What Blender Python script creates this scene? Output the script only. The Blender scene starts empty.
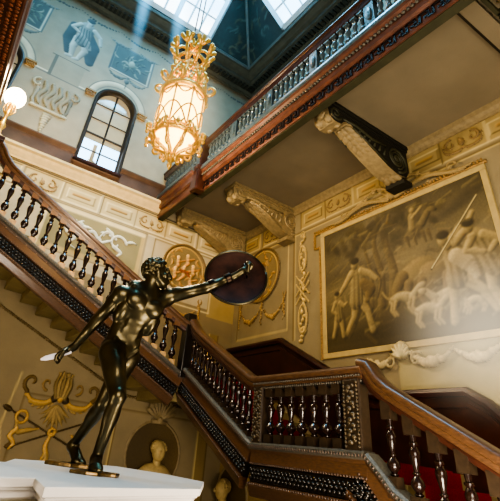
import bpy, bmesh, math, random
import numpy as np
from mathutils import Vector, Matrix
random.seed(7); rng = np.random.default_rng(5)
C = bpy.context.scene.collection
sc = bpy.context.scene
PI = math.pi
FLOOR = -1.9
XW, YW, XL, YB = 6.4, 9.54, -2.7, -2.6      # painting wall, window wall, left wall, wall behind the viewer
XS, YA = 4.48, 8.26                          # planes of the two balustrades
CORN = 11.22

# ------------------------------------------------------------------ helpers
def lin(h):
    h = h.lstrip('#'); v = [int(h[i:i+2], 16)/255 for i in (0, 2, 4)]
    return tuple(c/12.92 if c <= .04045 else ((c+.055)/1.055)**2.4 for c in v)
def mat(name, col, rough=.6, metal=0., noise=0., nscale=8., bump=0., bscale=40., attr=False, emit=0., emcol=None, wood=False, coat=0., stretch=None, spec=None):
    m = bpy.data.materials.new(name); m.use_nodes = True
    nt = m.node_tree; N = nt.nodes; L = nt.links
    b = N['Principled BSDF']
    col = lin(col) if isinstance(col, str) else col
    b.inputs['Base Color'].default_value = (*col, 1)
    b.inputs['Roughness'].default_value = rough
    b.inputs['Metallic'].default_value = metal
    if spec is not None: b.inputs['Specular IOR Level'].default_value = spec
    if coat: b.inputs['Coat Weight'].default_value = coat; b.inputs['Coat Roughness'].default_value = .15
    src = None
    if attr:
        a = N.new('ShaderNodeAttribute'); a.attribute_name = 'Col'; src = a.outputs['Color']
    tc = N.new('ShaderNodeTexCoord'); co = tc.outputs['Object']
    if wood or stretch:
        mp = N.new('ShaderNodeMapping'); mp.inputs['Scale'].default_value = stretch or (1, 1, 9)
        L.new(co, mp.inputs['Vector']); co = mp.outputs['Vector']
    if noise:
        n = N.new('ShaderNodeTexNoise'); n.inputs['Scale'].default_value = nscale; n.inputs['Detail'].default_value = 6
        L.new(co, n.inputs['Vector'])
        r = N.new('ShaderNodeMapRange'); r.inputs['From Min'].default_value = .3; r.inputs['From Max'].default_value = .7
        r.inputs['To Min'].default_value = 1-noise; r.inputs['To Max'].default_value = 1+noise*.8
        L.new(n.outputs['Fac'], r.inputs['Value'])
        mx = N.new('ShaderNodeVectorMath'); mx.operation = 'SCALE'
        if src: L.new(src, mx.inputs[0])
        else: mx.inputs[0].default_value = col
        L.new(r.outputs['Result'], mx.inputs['Scale']); src = mx.outputs['Vector']
    if src: L.new(src, b.inputs['Base Color'])
    if bump:
        n2 = N.new('ShaderNodeTexNoise'); n2.inputs['Scale'].default_value = bscale; n2.inputs['Detail'].default_value = 4
        L.new(tc.outputs['Object'], n2.inputs['Vector'])
        bp = N.new('ShaderNodeBump'); bp.inputs['Strength'].default_value = bump; bp.inputs['Distance'].default_value = .02
        L.new(n2.outputs['Fac'], bp.inputs['Height']); L.new(bp.outputs['Normal'], b.inputs['Normal'])
    if emit:
        b.inputs['Emission Color'].default_value = (*(emcol or col), 1); b.inputs['Emission Strength'].default_value = emit
    return m

class MB:
    def __init__(s): s.v = []; s.f = []; s.mi = []
    def add(s, vs, fs, mi=0):
        o = len(s.v); s.v += [tuple(map(float, p)) for p in vs]; s.f += [tuple(i+o for i in f) for f in fs]; s.mi += [mi]*len(fs)
    def box(s, c, d, mi=0, rz=0., M=None):
        x, y, z = [k/2 for k in d]
        vs = [Vector((a*x, b*y, e*z)) for a in (-1, 1) for b in (-1, 1) for e in (-1, 1)]
        R = M or Matrix.Rotation(rz, 3, 'Z')
        vs = [R @ v + Vector(c) for v in vs]
        s.add(vs, [(0,1,3,2),(4,6,7,5),(0,4,5,1),(2,3,7,6),(0,2,6,4),(1,5,7,3)], mi)
    def lathe(s, prof, c=(0,0,0), n=12, mi=0, M=None, cap=True):
        vs = []; fs = []
        for r, z in prof:
            for k in range(n):
                a = 2*PI*k/n; p = Vector((r*math.cos(a), r*math.sin(a), z))
                if M: p = M @ p
                vs.append(p+Vector(c))
        for i in range(len(prof)-1):
            for k in range(n):
                k2 = (k+1) % n; fs.append((i*n+k, i*n+k2, (i+1)*n+k2, (i+1)*n+k))
        if cap:
            fs.append(tuple(range(n))[::-1]); fs.append(tuple((len(prof)-1)*n+k for k in range(n)))
        s.add(vs, fs, mi)
    def tube(s, pts, r, n=6, mi=0, cap=True):
        pts = [Vector(p) for p in pts]; m = len(pts)
        rr = r if hasattr(r, '__len__') else [r]*m
        vs = []; fs = []; up = None
        for i, p in enumerate(pts):
            t = (pts[min(i+1, m-1)]-pts[max(i-1, 0)]).normalized()
            if up is None:
                up = Vector((0, 0, 1)) if abs(t.z) < .9 else Vector((1, 0, 0))
            a = t.cross(up)
            if a.length < 1e-4: a = t.orthogonal()
            a.normalize(); b = a.cross(t).normalized(); up = b
            for k in range(n):
                w = 2*PI*k/n; vs.append(p+(a*math.cos(w)+b*math.sin(w))*rr[i])
        for i in range(m-1):
            for k in range(n):
                k2 = (k+1) % n; fs.append((i*n+k, i*n+k2, (i+1)*n+k2, (i+1)*n+k))
        if cap: fs.append(tuple(range(n))[::-1]); fs.append(tuple((m-1)*n+k for k in range(n)))
        s.add(vs, fs, mi)
    def ball(s, c, r, n=8, mi=0, M=None):
        r = r if hasattr(r, '__len__') else (r, r, r)
        vs = []; fs = []; h = max(4, n//2+1)
        for i in range(1, h):
            a = PI*i/h
            for k in range(n):
                w = 2*PI*k/n; vs.append(Vector((r[0]*math.sin(a)*math.cos(w), r[1]*math.sin(a)*math.sin(w), r[2]*math.cos(a))))
        for i in range(h-2):
            for k in range(n):
                k2 = (k+1) % n; fs.append((i*n+k, (i+1)*n+k, (i+1)*n+k2, i*n+k2))
        t = len(vs); vs.append(Vector((0, 0, r[2]))); vs.append(Vector((0, 0, -r[2])))
        for k in range(n):
            k2 = (k+1) % n; fs.append((t, k, k2)); fs.append((t+1, (h-2)*n+k2, (h-2)*n+k))
        s.add([(M @ v if M else v)+Vector(c) for v in vs], fs, mi)
    def sweep(s, path, prof, side, mi=0, closed=False, upv=None):
        """profile (s along side, t along the path's normal) swept over path; side is a fixed unit vector"""
        P = [Vector(p) for p in path]; S = Vector(side).normalized(); m = len(P); k = len(prof); vs = []; fs = []
        for i in range(m):
            t1 = (P[i]-P[i-1]).normalized() if i > 0 else None
            t2 = (P[i+1]-P[i]).normalized() if i < m-1 else None
            t1 = t1 or t2; t2 = t2 or t1
            n1 = t1.cross(S) if True else None; n2 = t2.cross(S)
            n = (n1+n2).normalized(); n = n/max(.35, n.dot(n1))
            if upv is not None:
                n = Vector(upv)
            elif n.z < 0 or (abs(n.z) < .1 and False): n = -n
            for a, b in prof: vs.append(P[i]+S*a+n*b)
        for i in range(m-1):
            for j in range(k):
                j2 = (j+1) % k; fs.append((i*k+j, i*k+j2, (i+1)*k+j2, (i+1)*k+j))
        fs.append(tuple(range(k))[::-1]); fs.append(tuple((m-1)*k+j for j in range(k)))
        s.add(vs, fs, mi)
    def build(s, name, mats, parent=None, smooth=False, auto=None, bevel=0):
        me = bpy.data.meshes.new(name); me.from_pydata(s.v, [], s.f)
        if not isinstance(mats, (list, tuple)): mats = [mats]
        for m in mats: me.materials.append(m)
        if len(mats) > 1: me.polygons.foreach_set('material_index', s.mi)
        bm = bmesh.new(); bm.from_mesh(me); bmesh.ops.recalc_face_normals(bm, faces=bm.faces); bm.to_mesh(me); bm.free()
        if smooth:
            me.polygons.foreach_set('use_smooth', [True]*len(me.polygons))
            if smooth != 'all': me.set_sharp_from_angle(angle=math.radians(smooth if smooth is not True else 40))
        me.update()
        o = bpy.data.objects.new(name, me); C.objects.link(o)
        if parent is not None: setparent(o, parent)
        if bevel:
            bv = o.modifiers.new('Bevel', 'BEVEL'); bv.width = bevel; bv.segments = 2; bv.limit_method = 'ANGLE'
        return o
def setparent(o, p):
    o.parent = p; bpy.context.view_layer.update() if False else None
    def world(q):
        B = Matrix.LocRotScale(q.location, q.rotation_euler, q.scale)
        return world(q.parent) @ q.matrix_parent_inverse @ B if q.parent else B
    M = world(p)
    o.matrix_parent_inverse = M.inverted()
def tag(o, label=None, cat=None, group=None, kind=None):
    if label: o['label'] = label
    if cat: o['category'] = cat
    if group: o['group'] = group
    if kind: o['kind'] = kind
    return o
def thing(name, label, cat, loc, group=None):
    o = bpy.data.objects.new(name, None); C.objects.link(o); o.location = loc; o.empty_display_size = .2
    return tag(o, label, cat, group)
def smoothcurve(pts, n=8):
    P = [np.array(p, float) for p in pts]; P = [2*P[0]-P[1]]+P+[2*P[-1]-P[-2]]; out = []
    for i in range(1, len(P)-2):
        for k in range(n):
            t = k/n; a, b, c, d = P[i-1:i+3]
            out.append(.5*((2*b)+(-a+c)*t+(2*a-5*b+4*c-d)*t*t+(-a+3*b-3*c+d)*t**3))
    out.append(P[-2]); return out

# ------------------------------------------------------------------ painter / relief canvas
class Canvas:
    def __init__(s, u0, u1, v0, v1, res, col=None):
        s.nu = int(round((u1-u0)/res))+1; s.nv = int(round((v1-v0)/res))+1
        s.u = np.linspace(u0, u1, s.nu); s.v = np.linspace(v0, v1, s.nv); s.U, s.V = np.meshgrid(s.u, s.v)
        s.res = res
        s.col = np.zeros((s.nv, s.nu, 3)); s.H = np.zeros((s.nv, s.nu)); s.M = np.zeros((s.nv, s.nu), bool)
        if col is not None: s.col[:] = lin(col) if isinstance(col, str) else col; s.M[:] = True
    def win(s, u0, u1, v0, v1):
        a, b = np.searchsorted(s.u, [u0, u1]); c, d = np.searchsorted(s.v, [v0, v1]); return slice(c, d+1), slice(a, b+1)
    def put(s, sl, alpha, col, prof, h, shade=None, mask=True):
        c = np.array(lin(col) if isinstance(col, str) else col)
        cc = c[None, None, :]*(1 if shade is None else np.clip(shade, .15, 2.2)[..., None])  # modelling light painted in: shade scales the colour, raised reliefs included
        al = np.clip(alpha, 0, 1)[..., None]
        s.col[sl] = s.col[sl]*(1-al)+cc*al
        if h: s.H[sl] = np.maximum(s.H[sl], h*prof*(alpha > .3))
        if mask: s.M[sl] |= alpha > .45
    def stroke(s, pts, r, col, h=0., sh=.55, soft=None, a=1.):
        pts = [np.array(p[:2], float) for p in pts]; n = len(pts)
        rr = list(r) if hasattr(r, '__len__') else [r]*n
        if len(rr) != n: rr = list(np.interp(np.linspace(0, 1, n), np.linspace(0, 1, len(rr)), rr))
        R = max(rr)+s.res*1.5; A = np.array(pts)
        sl = s.win(A[:, 0].min()-R, A[:, 0].max()+R, A[:, 1].min()-R, A[:, 1].max()+R)
        U, V = s.U[sl], s.V[sl]
        if U.size == 0: return
        best = np.full(U.shape, 9.); ox = np.zeros(U.shape); oy = np.zeros(U.shape); br = np.full(U.shape, 1e-3)
        for i in range(n-1):
            p, q = pts[i], pts[i+1]; d = q-p; L2 = d@d+1e-12
            t = np.clip(((U-p[0])*d[0]+(V-p[1])*d[1])/L2, 0, 1)
            dx = U-p[0]-t*d[0]; dy = V-p[1]-t*d[1]; ra = rr[i]*(1-t)+rr[i+1]*t+1e-4
            q_ = np.hypot(dx, dy)/ra; m = q_ < best
            best[m] = q_[m]; ox[m] = (dx/ra)[m]; oy[m] = (dy/ra)[m]; br[m] = ra[m]
        prof = np.sqrt(np.clip(1-best**2, 0, 1))
        e = soft if soft else s.res
        alpha = np.clip((1-best)*br/e+.5, 0, 1)*a*(best < 2)
        shade = 1+sh*(-ox*.55+oy*.75)
        s.put(sl, alpha, col, prof, h, shade)
    def blob(s, c, ru, rv, col, rot=0., h=0., sh=.5, soft=.25, a=1.):
        R = max(ru, rv)*1.3+s.res; sl = s.win(c[0]-R, c[0]+R, c[1]-R, c[1]+R); U, V = s.U[sl]-c[0], s.V[sl]-c[1]
        if U.size == 0: return
        cr, sr = math.cos(rot), math.sin(rot); x = (U*cr+V*sr)/ru; y = (-U*sr+V*cr)/rv; d = np.hypot(x, y)
        gx = U/max(ru, rv); gy = V/max(ru, rv)
        s.put(sl, np.clip((1-d)/max(soft, 1e-3)+.5, 0, 1)*a, col, np.sqrt(np.clip(1-d*d, 0, 1)), h, 1+sh*(-gx*.6+gy*.8))
    def rect(s, u0, u1, v0, v1, col, a=1., mask=True):
        sl = s.win(u0, u1, v0, v1); al = np.full(s.U[sl].shape, a); s.put(sl, al, col, al*0, 0, None, mask)
    def frame(s, u0, u1, v0, v1, w, hi, lo):
        s.stroke([(u0, v0), (u1, v0)], w, hi, sh=0); s.stroke([(u1, v0), (u1, v1)], w, hi, sh=0)
        s.stroke([(u0, v1), (u1, v1)], w, lo, sh=0); s.stroke([(u0, v0), (u0, v1)], w, lo, sh=0)
    def ring(s, c, r, w, col, h=0., sh=.5, a0=0, a1=2*PI, ry=None, a=1.):
        ry = ry or r; s.stroke([(c[0]+r*math.cos(t), c[1]+ry*math.sin(t)) for t in np.linspace(a0, a1, 40)], w, col, h, sh, a=a)
    def scroll(s, c, r0, r1, a0, a1, w0, w1, col, h=0., sh=.6, n=26):
        pts = [(c[0]+(r0+(r1-r0)*t)*math.cos(a0+(a1-a0)*t), c[1]+(r0+(r1-r0)*t)*math.sin(a0+(a1-a0)*t)) for t in np.linspace(0, 1, n)]
        s.stroke(pts, np.linspace(w0, w1, n), col, h, sh); return pts
    def leaf(s, p, ang, L, w, col, h=0., curl=.6, sh=.6):
        pts = []; a = ang; q = np.array(p, float)
        for i in range(9):
            pts.append(q.copy()); q = q+np.array([math.cos(a), math.sin(a)])*L/8; a += curl/8
        s.stroke(pts, [w*.35, w*.8, w, w, w*.9, w*.7, w*.5, w*.3, w*.1], col, h, sh)
    def acanthus(s, pts, w, col, h, lobes=7, sh=.6, size=1.):
        P = smoothcurve(pts, 6); n = len(P)
        for k in range(lobes):
            i = int((k+.6)/lobes*(n-2)); d = P[i+1]-P[i]; a = math.atan2(d[1], d[0]); L = w*2.6*size*(1-.45*k/lobes)
            for sg in (-1, 1): s.leaf(P[i], a+sg*.9, L, w*.55, col, h*.8, -sg*.9, sh)
        s.stroke(P, np.linspace(w*.75, w*.3, n), col, h, sh)
    def garland(s, a, b, sag, w, col, h, n=16):
        for i in range(n+1):
            t = i/n; p = (a[0]+(b[0]-a[0])*t, a[1]+(b[1]-a[1])*t-sag*4*t*(1-t))
            ww = w*(.5+1.0*math.sin(PI*t)); s.blob((p[0]+random.uniform(-.3, .3)*ww, p[1]+random.uniform(-.3, .3)*ww), ww, ww*.8, col, random.uniform(0, 3), h, .7)
    def mottle(s, amt, scale=1.):
        f = np.zeros_like(s.U)
        for k in range(26):
            fx, fy = rng.normal(0, 2.2*scale, 2); f += np.sin(s.U*fx+s.V*fy+rng.uniform(0, 7))/math.sqrt(1+fx*fx+fy*fy)
        f /= f.std(); s.col *= (1+amt*f)[..., None].clip(.2, 3)
    def build(s, name, mp, material, parent=None, back=0.):
        """mp(u, v, h) -> xyz arrays"""
        X = np.stack(mp(s.U, s.V, s.H), -1).reshape(-1, 3)
        idx = np.arange(s.nu*s.nv).reshape(s.nv, s.nu)
        M = s.M; keep = M[:-1, :-1] & M[1:, :-1] & M[:-1, 1:] & M[1:, 1:]
        q = np.stack([idx[:-1, :-1], idx[:-1, 1:], idx[1:, 1:], idx[1:, :-1]], -1)[keep]
        used = np.unique(q); rem = np.full(s.nu*s.nv, -1); rem[used] = np.arange(len(used))
        me = bpy.data.meshes.new(name); me.from_pydata(X[used].tolist(), [], rem[q].tolist())
        me.materials.append(material)
        ca = me.color_attributes.new('Col', 'FLOAT_COLOR', 'POINT')
        cc = np.ones((len(used), 4)); cc[:, :3] = np.clip(s.col.reshape(-1, 3)[used], 0, 1); ca.data.foreach_set('color', cc.ravel())
        me.polygons.foreach_set('use_smooth', [True]*len(me.polygons)); me.update()
        o = bpy.data.objects.new(name, me); C.objects.link(o)
        if parent is not None: setparent(o, parent)
        return o
def on_win(off=0.):   return lambda u, v, h: (u, YW-off-h, v)
def on_pic(off=0.):   return lambda u, v, h: (XW-off-h, -u, v)      # u = -y so that it reads left to right

# ------------------------------------------------------------------ materials
M_paint = mat('painted_plaster', '#ffffff', .75, attr=True, noise=.10, nscale=2.5, bump=.15, bscale=30)
M_relief = mat('painted_stucco', '#ffffff', .6, attr=True, noise=.12, nscale=30)
M_canvas = mat('oil_painting', '#ffffff', .55, attr=True, noise=.10, nscale=25)
M_wood = mat('mahogany', '#583e2a', .33, noise=.35, nscale=5, bump=.08, bscale=60, coat=.3, stretch=(3, 3, 14))
M_wooddk = mat('dark_mahogany', '#3d2118', .32, noise=.35, nscale=6, coat=.3)
M_carve = mat('dark_carved_wood', '#1d1812', .28, noise=.4, nscale=30, coat=.4)
M_balu = mat('dark_turned_wood', '#22130e', .22, noise=.3, nscale=20, coat=.5)
M_block = mat('lit_oak_block', '#b08d62', .4, noise=.25, nscale=20)  # lit lower and shaded upper blocks: the light is put into two colours
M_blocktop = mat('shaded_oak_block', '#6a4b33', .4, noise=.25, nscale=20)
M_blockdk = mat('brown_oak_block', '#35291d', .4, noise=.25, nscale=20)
M_rail_pale = mat('worn_grey_moulding', '#57534a', .4, noise=.5, nscale=45)
M_gilt = mat('gilt', '#e0b25a', .36, metal=.85, noise=.25, nscale=30, emit=.10, emcol=(1., .6, .16))  # faint glow added to the gilding, standing in for lamplight
M_giltwood = mat('gilded_stucco', '#98794a', .45, noise=.35, nscale=30)
M_bronze = mat('bronze', '#4d4633', .33, metal=.9, noise=.3, nscale=6)
M_bronzedk = mat('dark_bronze', '#2e241c', .32, metal=.9, noise=.4, nscale=8)
M_white = mat('white_marble', '#cfcac6', .45, noise=.06, nscale=3)
M_soffit = mat('soffit_plaster', '#7b705a', .7, noise=.13, nscale=1.2, bump=.1)
M_stone = mat('stair_stone', '#8f7f55', .7, noise=.15, nscale=4)
M_tan = mat('tan_stucco', '#8d7c5a', .65, noise=.2, nscale=12)
M_tandk = mat('shadowed_stucco', '#6d5c3a', .7, noise=.2, nscale=12)
M_green = mat('dark_green_moulding', '#3b3a26', .6, noise=.2, nscale=6)
M_carpet = mat('red_carpet', '#8e1420', .95, noise=.25, nscale=60)
M_gbal = mat('skylit_gallery_wood', '#4b565a', .3, noise=.3, nscale=20, coat=.5)  # bluish skylight put into the wood colour of balusters and base rail
M_fascia = mat('gallery_mahogany', '#5e3b2e', .35, noise=.35, nscale=7, coat=.25)
M_ceil = mat('ceiling_stucco', '#ffffff', .7, attr=True, noise=.15, nscale=9)
M_cornice = mat('cornice_plaster', '#4c5450', .7, noise=.15, nscale=5)
M_frame = mat('window_bar_paint', '#3c3733', .5)
M_sky = mat('skylight_frame_paint', '#aebfc6', .5)
M_floor = mat('stone_floor', '#6a5c42', .5, noise=.2, nscale=2)
M_pane = mat('window_pane', '#a89a7c', .04, noise=.05, emit=.12, emcol=(1., .85, .62), coat=1.)  # faint warm glow added to lighten the cream panes and blind
def mat_skyglass():
    m = bpy.data.materials.new('skylight_glass'); m.use_nodes = True; nt = m.node_tree; N = nt.nodes; L = nt.links; N.clear()
    out = N.new('ShaderNodeOutputMaterial'); mx = N.new('ShaderNodeMixShader'); t = N.new('ShaderNodeBsdfTransparent'); g = N.new('ShaderNodeBsdfGlossy')
    g.inputs['Roughness'].default_value = .1; t.inputs['Color'].default_value = (.93, .97, 1, 1); mx.inputs[0].default_value = .06
    L.new(t.outputs[0], mx.inputs[1]); L.new(g.outputs[0], mx.inputs[2]); L.new(mx.outputs[0], out.inputs[0]); return m
M_glass = mat_skyglass()
M_lampglass = mat('lantern_glass', '#ffe2a8', .3, emit=3.0, emcol=(1., .74, .24))
M_globe = mat('globe_glass', '#ffe9c0', .3, emit=9., emcol=(1., .83, .5))
M_flame = mat('lamp_bulb', '#ffffff', .3, emit=30, emcol=(1., .85, .55))

# ------------------------------------------------------------------ camera
Rm = ((0.83123469, -0.54459191, 0.11166263), (0.37492164, 0.40086587, -0.83590688), (0.41046639, 0.73669953, 0.53739291))
cam = bpy.data.cameras.new('camera'); co = bpy.data.objects.new('camera', cam); C.objects.link(co); sc.camera = co
m3 = Matrix((Rm[0], [-k for k in Rm[1]], [-k for k in Rm[2]])).transposed()
co.matrix_world = m3.to_4x4()
cam.sensor_fit = 'HORIZONTAL'; cam.sensor_width = 36; cam.lens = 36*421.157/500
cam.shift_x = (250-215.364)/500; cam.shift_y = (185.887-250.5)/500; cam.clip_start = .05; cam.clip_end = 200

# ------------------------------------------------------------------ walls
WC = (1.74, -1.5)            # centres of the arched windows
WR, WSP, WSILL = .56, 8.02, 5.92
def window_hole(cv, hole=True):
    for c in WC+(4.98,):
        m = (np.abs(cv.U-c) < WR) & (cv.V > WSILL) & (cv.V < WSP) | (np.hypot(cv.U-c, cv.V-WSP) < WR) & (cv.V >= WSP)
        cv.M[m] = False
# upper window wall (grey) with painted decoration
cv = Canvas(XL, XW, 5.6, CORN+.1, .022, '#9b917b'); cv.col *= (1-.45*np.clip((cv.V-8.2)/3, 0, 1))[..., None]  # light falloff painted in: wall colour darkens towards the cornice
cv.mottle(.05, .8)
g1, g2, g3 = '#4d5250', '#a8a28c', '#5f635d'
for c in WC:                                     # arch surrounds and imposts, painted
    cv.ring((c, WSP+.03), .80, .09, '#b7ae95', sh=.5, a0=0, a1=PI)
    cv.ring((c, WSP+.03), .90, .015, '#66645a', sh=0, a0=0, a1=PI)
    cv.ring((c, WSP+.03), .69, .015, '#6f6c60', sh=0, a0=0, a1=PI)
cv.stroke([(XL, 8.13), (WC[1]-.95, 8.13)], .035, g2, sh=.8)
cv.stroke([(WC[1]+.95, 8.13), (WC[0]-.95, 8.13)], .03, '#b9b29b', sh=.9); cv.stroke([(WC[1]+.95, 8.08), (WC[0]-.95, 8.08)], .012, g1, sh=0)
cv.stroke([(WC[0]+.95, 8.13), (XW, 8.13)], .03, '#b9b29b', sh=.9)
for c in (WC[0]+.07, -1.48):                      # relief panels over the windows
    cv.rect(c-.66, c+.66, 9.3, 10.42, '#5d6460'); cv.rect(c-.56, c+.56, 9.4, 10.32, '#4e5754')
    cv.frame(c-.61, c+.61, 9.35, 10.37, .02, '#a9a997', '#4a5050')
    for k in range(34):
        a = random.uniform(0, 6.3); r = random.uniform(.05, .42)
        cv.leaf((c+r*math.cos(a)*1.1, 9.86+r*math.sin(a)*.8), a+random.uniform(-1, 1), .24, .035, random.choice(['#626a60', '#747a6e', '#4c524d']), 0, random.uniform(-2, 2), .7)
    cv.blob((c, 9.86), .1, .16, '#7c8072', sh=.9)
    for sg in (-1, 1):
        cv.garland((c, 9.3), (c+sg*.62, 9.3), .17, .045, g3, 0, 14); cv.garland((c+sg*.1, 10.55), (c+sg*.85, 10.5), .1, .04, g3, 0, 12)
    cv.stroke([(c, 9.3), (c, 8.85)], [.03, .015], g3, sh=.8); cv.blob((c, 9.13), .08, .1, g3, sh=.9)
def figure(cv, c, z0, s, base, mid, dark):
    u = c; P = lambda x, y: (u+x*s, z0+y*s)
    cv.stroke([P(.0, .9), P(.22, .55), P(.3, .1)], [.16*s, .2*s, .1*s], dark, sh=.4)        # cloak behind
    cv.stroke([P(-.28, .95), P(-.3, .5), P(-.22, .12)], [.1*s, .12*s, .06*s], dark, sh=.4)
    cv.stroke([P(-.1, .62), P(-.14, .34), P(-.1, .04)], [.1*s, .075*s, .045*s], base, sh=.9)
    cv.stroke([P(.07, .62), P(.13, .34), P(.04, .04)], [.1*s, .075*s, .045*s], base, sh=.9)
    cv.stroke([P(-.1, .04), P(-.2, .02)], .04*s, base); cv.stroke([P(.04, .04), P(-.04, .0)], .04*s, base)
    cv.stroke([P(0, .6), P(.02, .85), P(0, 1.05)], [.17*s, .15*s, .18*s], mid, sh=.9)
    cv.stroke([P(-.05, .7), P(.1, .6), P(.2, .45)], [.12*s, .1*s, .05*s], mid, sh=.9)
    for k in range(5): cv.stroke([P(-.12+.06*k, 1.0), P(-.1+.07*k, .75), P(-.14+.08*k, .5)], .012*s, dark, sh=0)
    cv.stroke([P(-.16, 1.08), P(-.3, .9), P(-.14, .82)], [.06*s, .05*s, .035*s], base, sh=.9)
    cv.stroke([P(.17, 1.08), P(.34, .95), P(.4, .74)], [.06*s, .05*s, .035*s], base, sh=.9)
    cv.blob(P(.02, 1.27), .085*s, .11*s, base, sh=.9); cv.blob(P(.02, 1.33), .1*s, .07*s, dark, sh=.5); cv.stroke([P(0, 1.1), P(.01, 1.2)], .05*s, base)
figure(cv, .24, 8.98, 1.3, '#8f938a', '#6c736f', '#444d4e')
cv.rect(-.3, .7, 8.84, 8.93, '#8f8a78'); cv.stroke([(-.32, 8.83), (.72, 8.83)], .015, '#5b5a50', sh=0)
cv.rect(-.18, .58, 8.1, 8.8, '#918a76'); cv.rect(-.26, -.18, 8.06, 8.8, '#66655b')
pass
# band under the cornice: painted swag line
for k in range(7): cv.garland((XL+1.3*k, 10.95), (XL+1.3*(k+1), 10.95), .14, .035, '#454b48', 0, 14)
window_hole(cv)
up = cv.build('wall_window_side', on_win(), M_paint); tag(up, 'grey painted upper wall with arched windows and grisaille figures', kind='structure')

# lower window wall
base = '#88795a'
cv = Canvas(XL, XW, FLOOR, 5.6, .026, base); cv.mottle(.05, .7)
cv.rect(XL, XW, 3.2, 5.6, '#b9ac8e')
cv.rect(5.55, XW, 3.0, 5.6, '#a8925f')
def frieze(cv, us, z, w, bg='#bfae82', hi='#e0d2a6', lo='#7a6a44', orn='#9a7a44'):
    for (u, k) in us:
        cv.rect(u-w/2, u+w/2, z-.24, z+.24, bg); cv.frame(u-w/2, u+w/2, z-.24, z+.24, .016, hi, lo)
        if k == 0:
            cv.frame(u-w/2+.12, u+w/2-.12, z-.12, z+.12, .014, lo, hi); cv.stroke([(u-w/2+.26, z), (u+w/2-.26, z)], .035, orn, sh=.9)
frieze(cv, [(-1.4, 0), (-.35, 1), (1.62, 0), (2.62, 0), (.66, 1), (3.55, 1), (4.45, 0), (5.45, 0)], 4.97, .92)
cv.stroke([(XL, 5.27), (XW, 5.27)], .02, '#3a3020', sh=0); cv.stroke([(XL, 4.68), (XW, 4.68)], .02, '#8a7850', sh=0); cv.stroke([(XL, 4.64), (XW, 4.64)], .012, '#e0d2a6', sh=0)
cv.rect(.95, 3.42, 3.55, 4.56, '#8f855f'); cv.frame(.95, 3.42, 3.55, 4.56, .05, '#b7a06a', '#d8c79a'); cv.frame(.87, 3.5, 3.47, 4.64, .014, '#7b6840', '#7b6840')
cv.frame(3.75, 5.6, 3.1, 4.6, .016, '#dccb9b', '#7f6d42')
# under the stair: panels
cv.frame(1.78, 5.72, -1.2, .93 if False else .62, .014, '#d2bd82', '#6b5730')
for sgn in (0,):
    cv.stroke([(1.70, -.55), (1.52, .05), (1.60, .95)], .012, '#c9b27a', sh=0); cv.stroke([(.4, 1.2), (1.2, -1.0)], .02, '#55492a', sh=0)
cv.stroke([(3.72, .55), (3.72, -1.5)], .014, '#6b5730', sh=0); cv.stroke([(3.69, .55), (3.69, -1.5)], .01, '#cdb87e', sh=0)
cv.rect(5.72, 5.98, -1.9, 2.6, '#8d7849'); cv.stroke([(5.72, -1.9), (5.72, 2.6)], .014, '#cfba80', sh=0); cv.stroke([(5.98, -1.9), (5.98, 2.6)], .014, '#5f4d2a', sh=0)
lo = cv.build('wall_window_side_lower', on_win(), M_paint); tag(lo, kind='structure')
lo.name = 'wall_under_windows'

# painting wall
cv = Canvas(-YW, -YB, FLOOR, 5.62, .03, '#8f8264'); cv.mottle(.05, .7)
def sq(y): return -y
frieze(cv, [(sq(8.95), 0), (sq(8.0), 1), (sq(6.5), 0), (sq(4.85), 0), (sq(5.68), 1), (sq(3.55), 0), (sq(2.05), 0), (sq(2.8), 1), (sq(.6), 0), (sq(-.4), 1)], 5.14, .82, bg='#a28d5c', hi='#c9b681', lo='#69572f')
cv.stroke([(-YW, 4.82), (-YB, 4.82)], .018, '#6f5c34', sh=0); cv.stroke([(-YW, 4.78), (-YB, 4.78)], .012, '#c2ad74', sh=0)
cv.stroke([(sq(7.15), 4.8), (sq(7.15), 2.3)], .02, '#6d5a33', sh=0); cv.stroke([(sq(7.1), 4.8), (sq(7.1), 2.3)], .012, '#c4b07a', sh=0)
cv.frame(sq(9.3), sq(7.35), 2.55, 4.7, .014, '#c4b07a', '#715e36')
cv.rect(-YW, sq(7.44), FLOOR, 2.35, '#9a8452')
cv.rect(sq(4.6), -YB, 1.0, 1.9, '#a79a70')
pw = cv.build('wall_painting_side', on_pic(), M_paint); tag(pw, kind='structure')
# upper painting wall above the gallery
cv = Canvas(-YW, -YB, 5.62, CORN+.1, .06, '#8f8a78'); cv.mottle(.06)
for k in range(4):
    u = -8.6+2.6*k; cv.rect(u, u+1.7, 8.6, 10.4, '#6b6e68'); cv.frame(u, u+1.7, 8.6, 10.4, .04, '#a9a692', '#4a4c48')
tag(cv.build('wall_above_gallery', on_pic(), M_paint), kind='structure')
def slab(name, c, d, m, kind='structure'):
    b = MB(); b.box(c, d); return tag(b.build(name, m), kind=kind)
M_lw = mat('side_wall_plaster', '#96855c', .8, noise=.1, nscale=2)
M_lwup = mat('upper_side_wall_plaster', '#8f8a78', .8, noise=.1, nscale=2)
slab('wall_left', (XL-.1, (YW+YB)/2, (FLOOR+5.6)/2), (.2, YW-YB+.4, 5.6-FLOOR), M_lw)
slab('wall_left_upper', (XL-.1, (YW+YB)/2, (CORN+5.6)/2), (.2, YW-YB+.4, CORN-5.6+.4), M_lwup)
slab('wall_back', ((XL+XW)/2, YB-.1, (FLOOR+CORN)/2), (XW-XL+.4, .2, CORN-FLOOR+.4), M_lwup)
slab('floor', ((XL+XW)/2, (YW+YB)/2, FLOOR-.1), (XW-XL+.4, YW-YB+.4, .2), M_floor)

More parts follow.
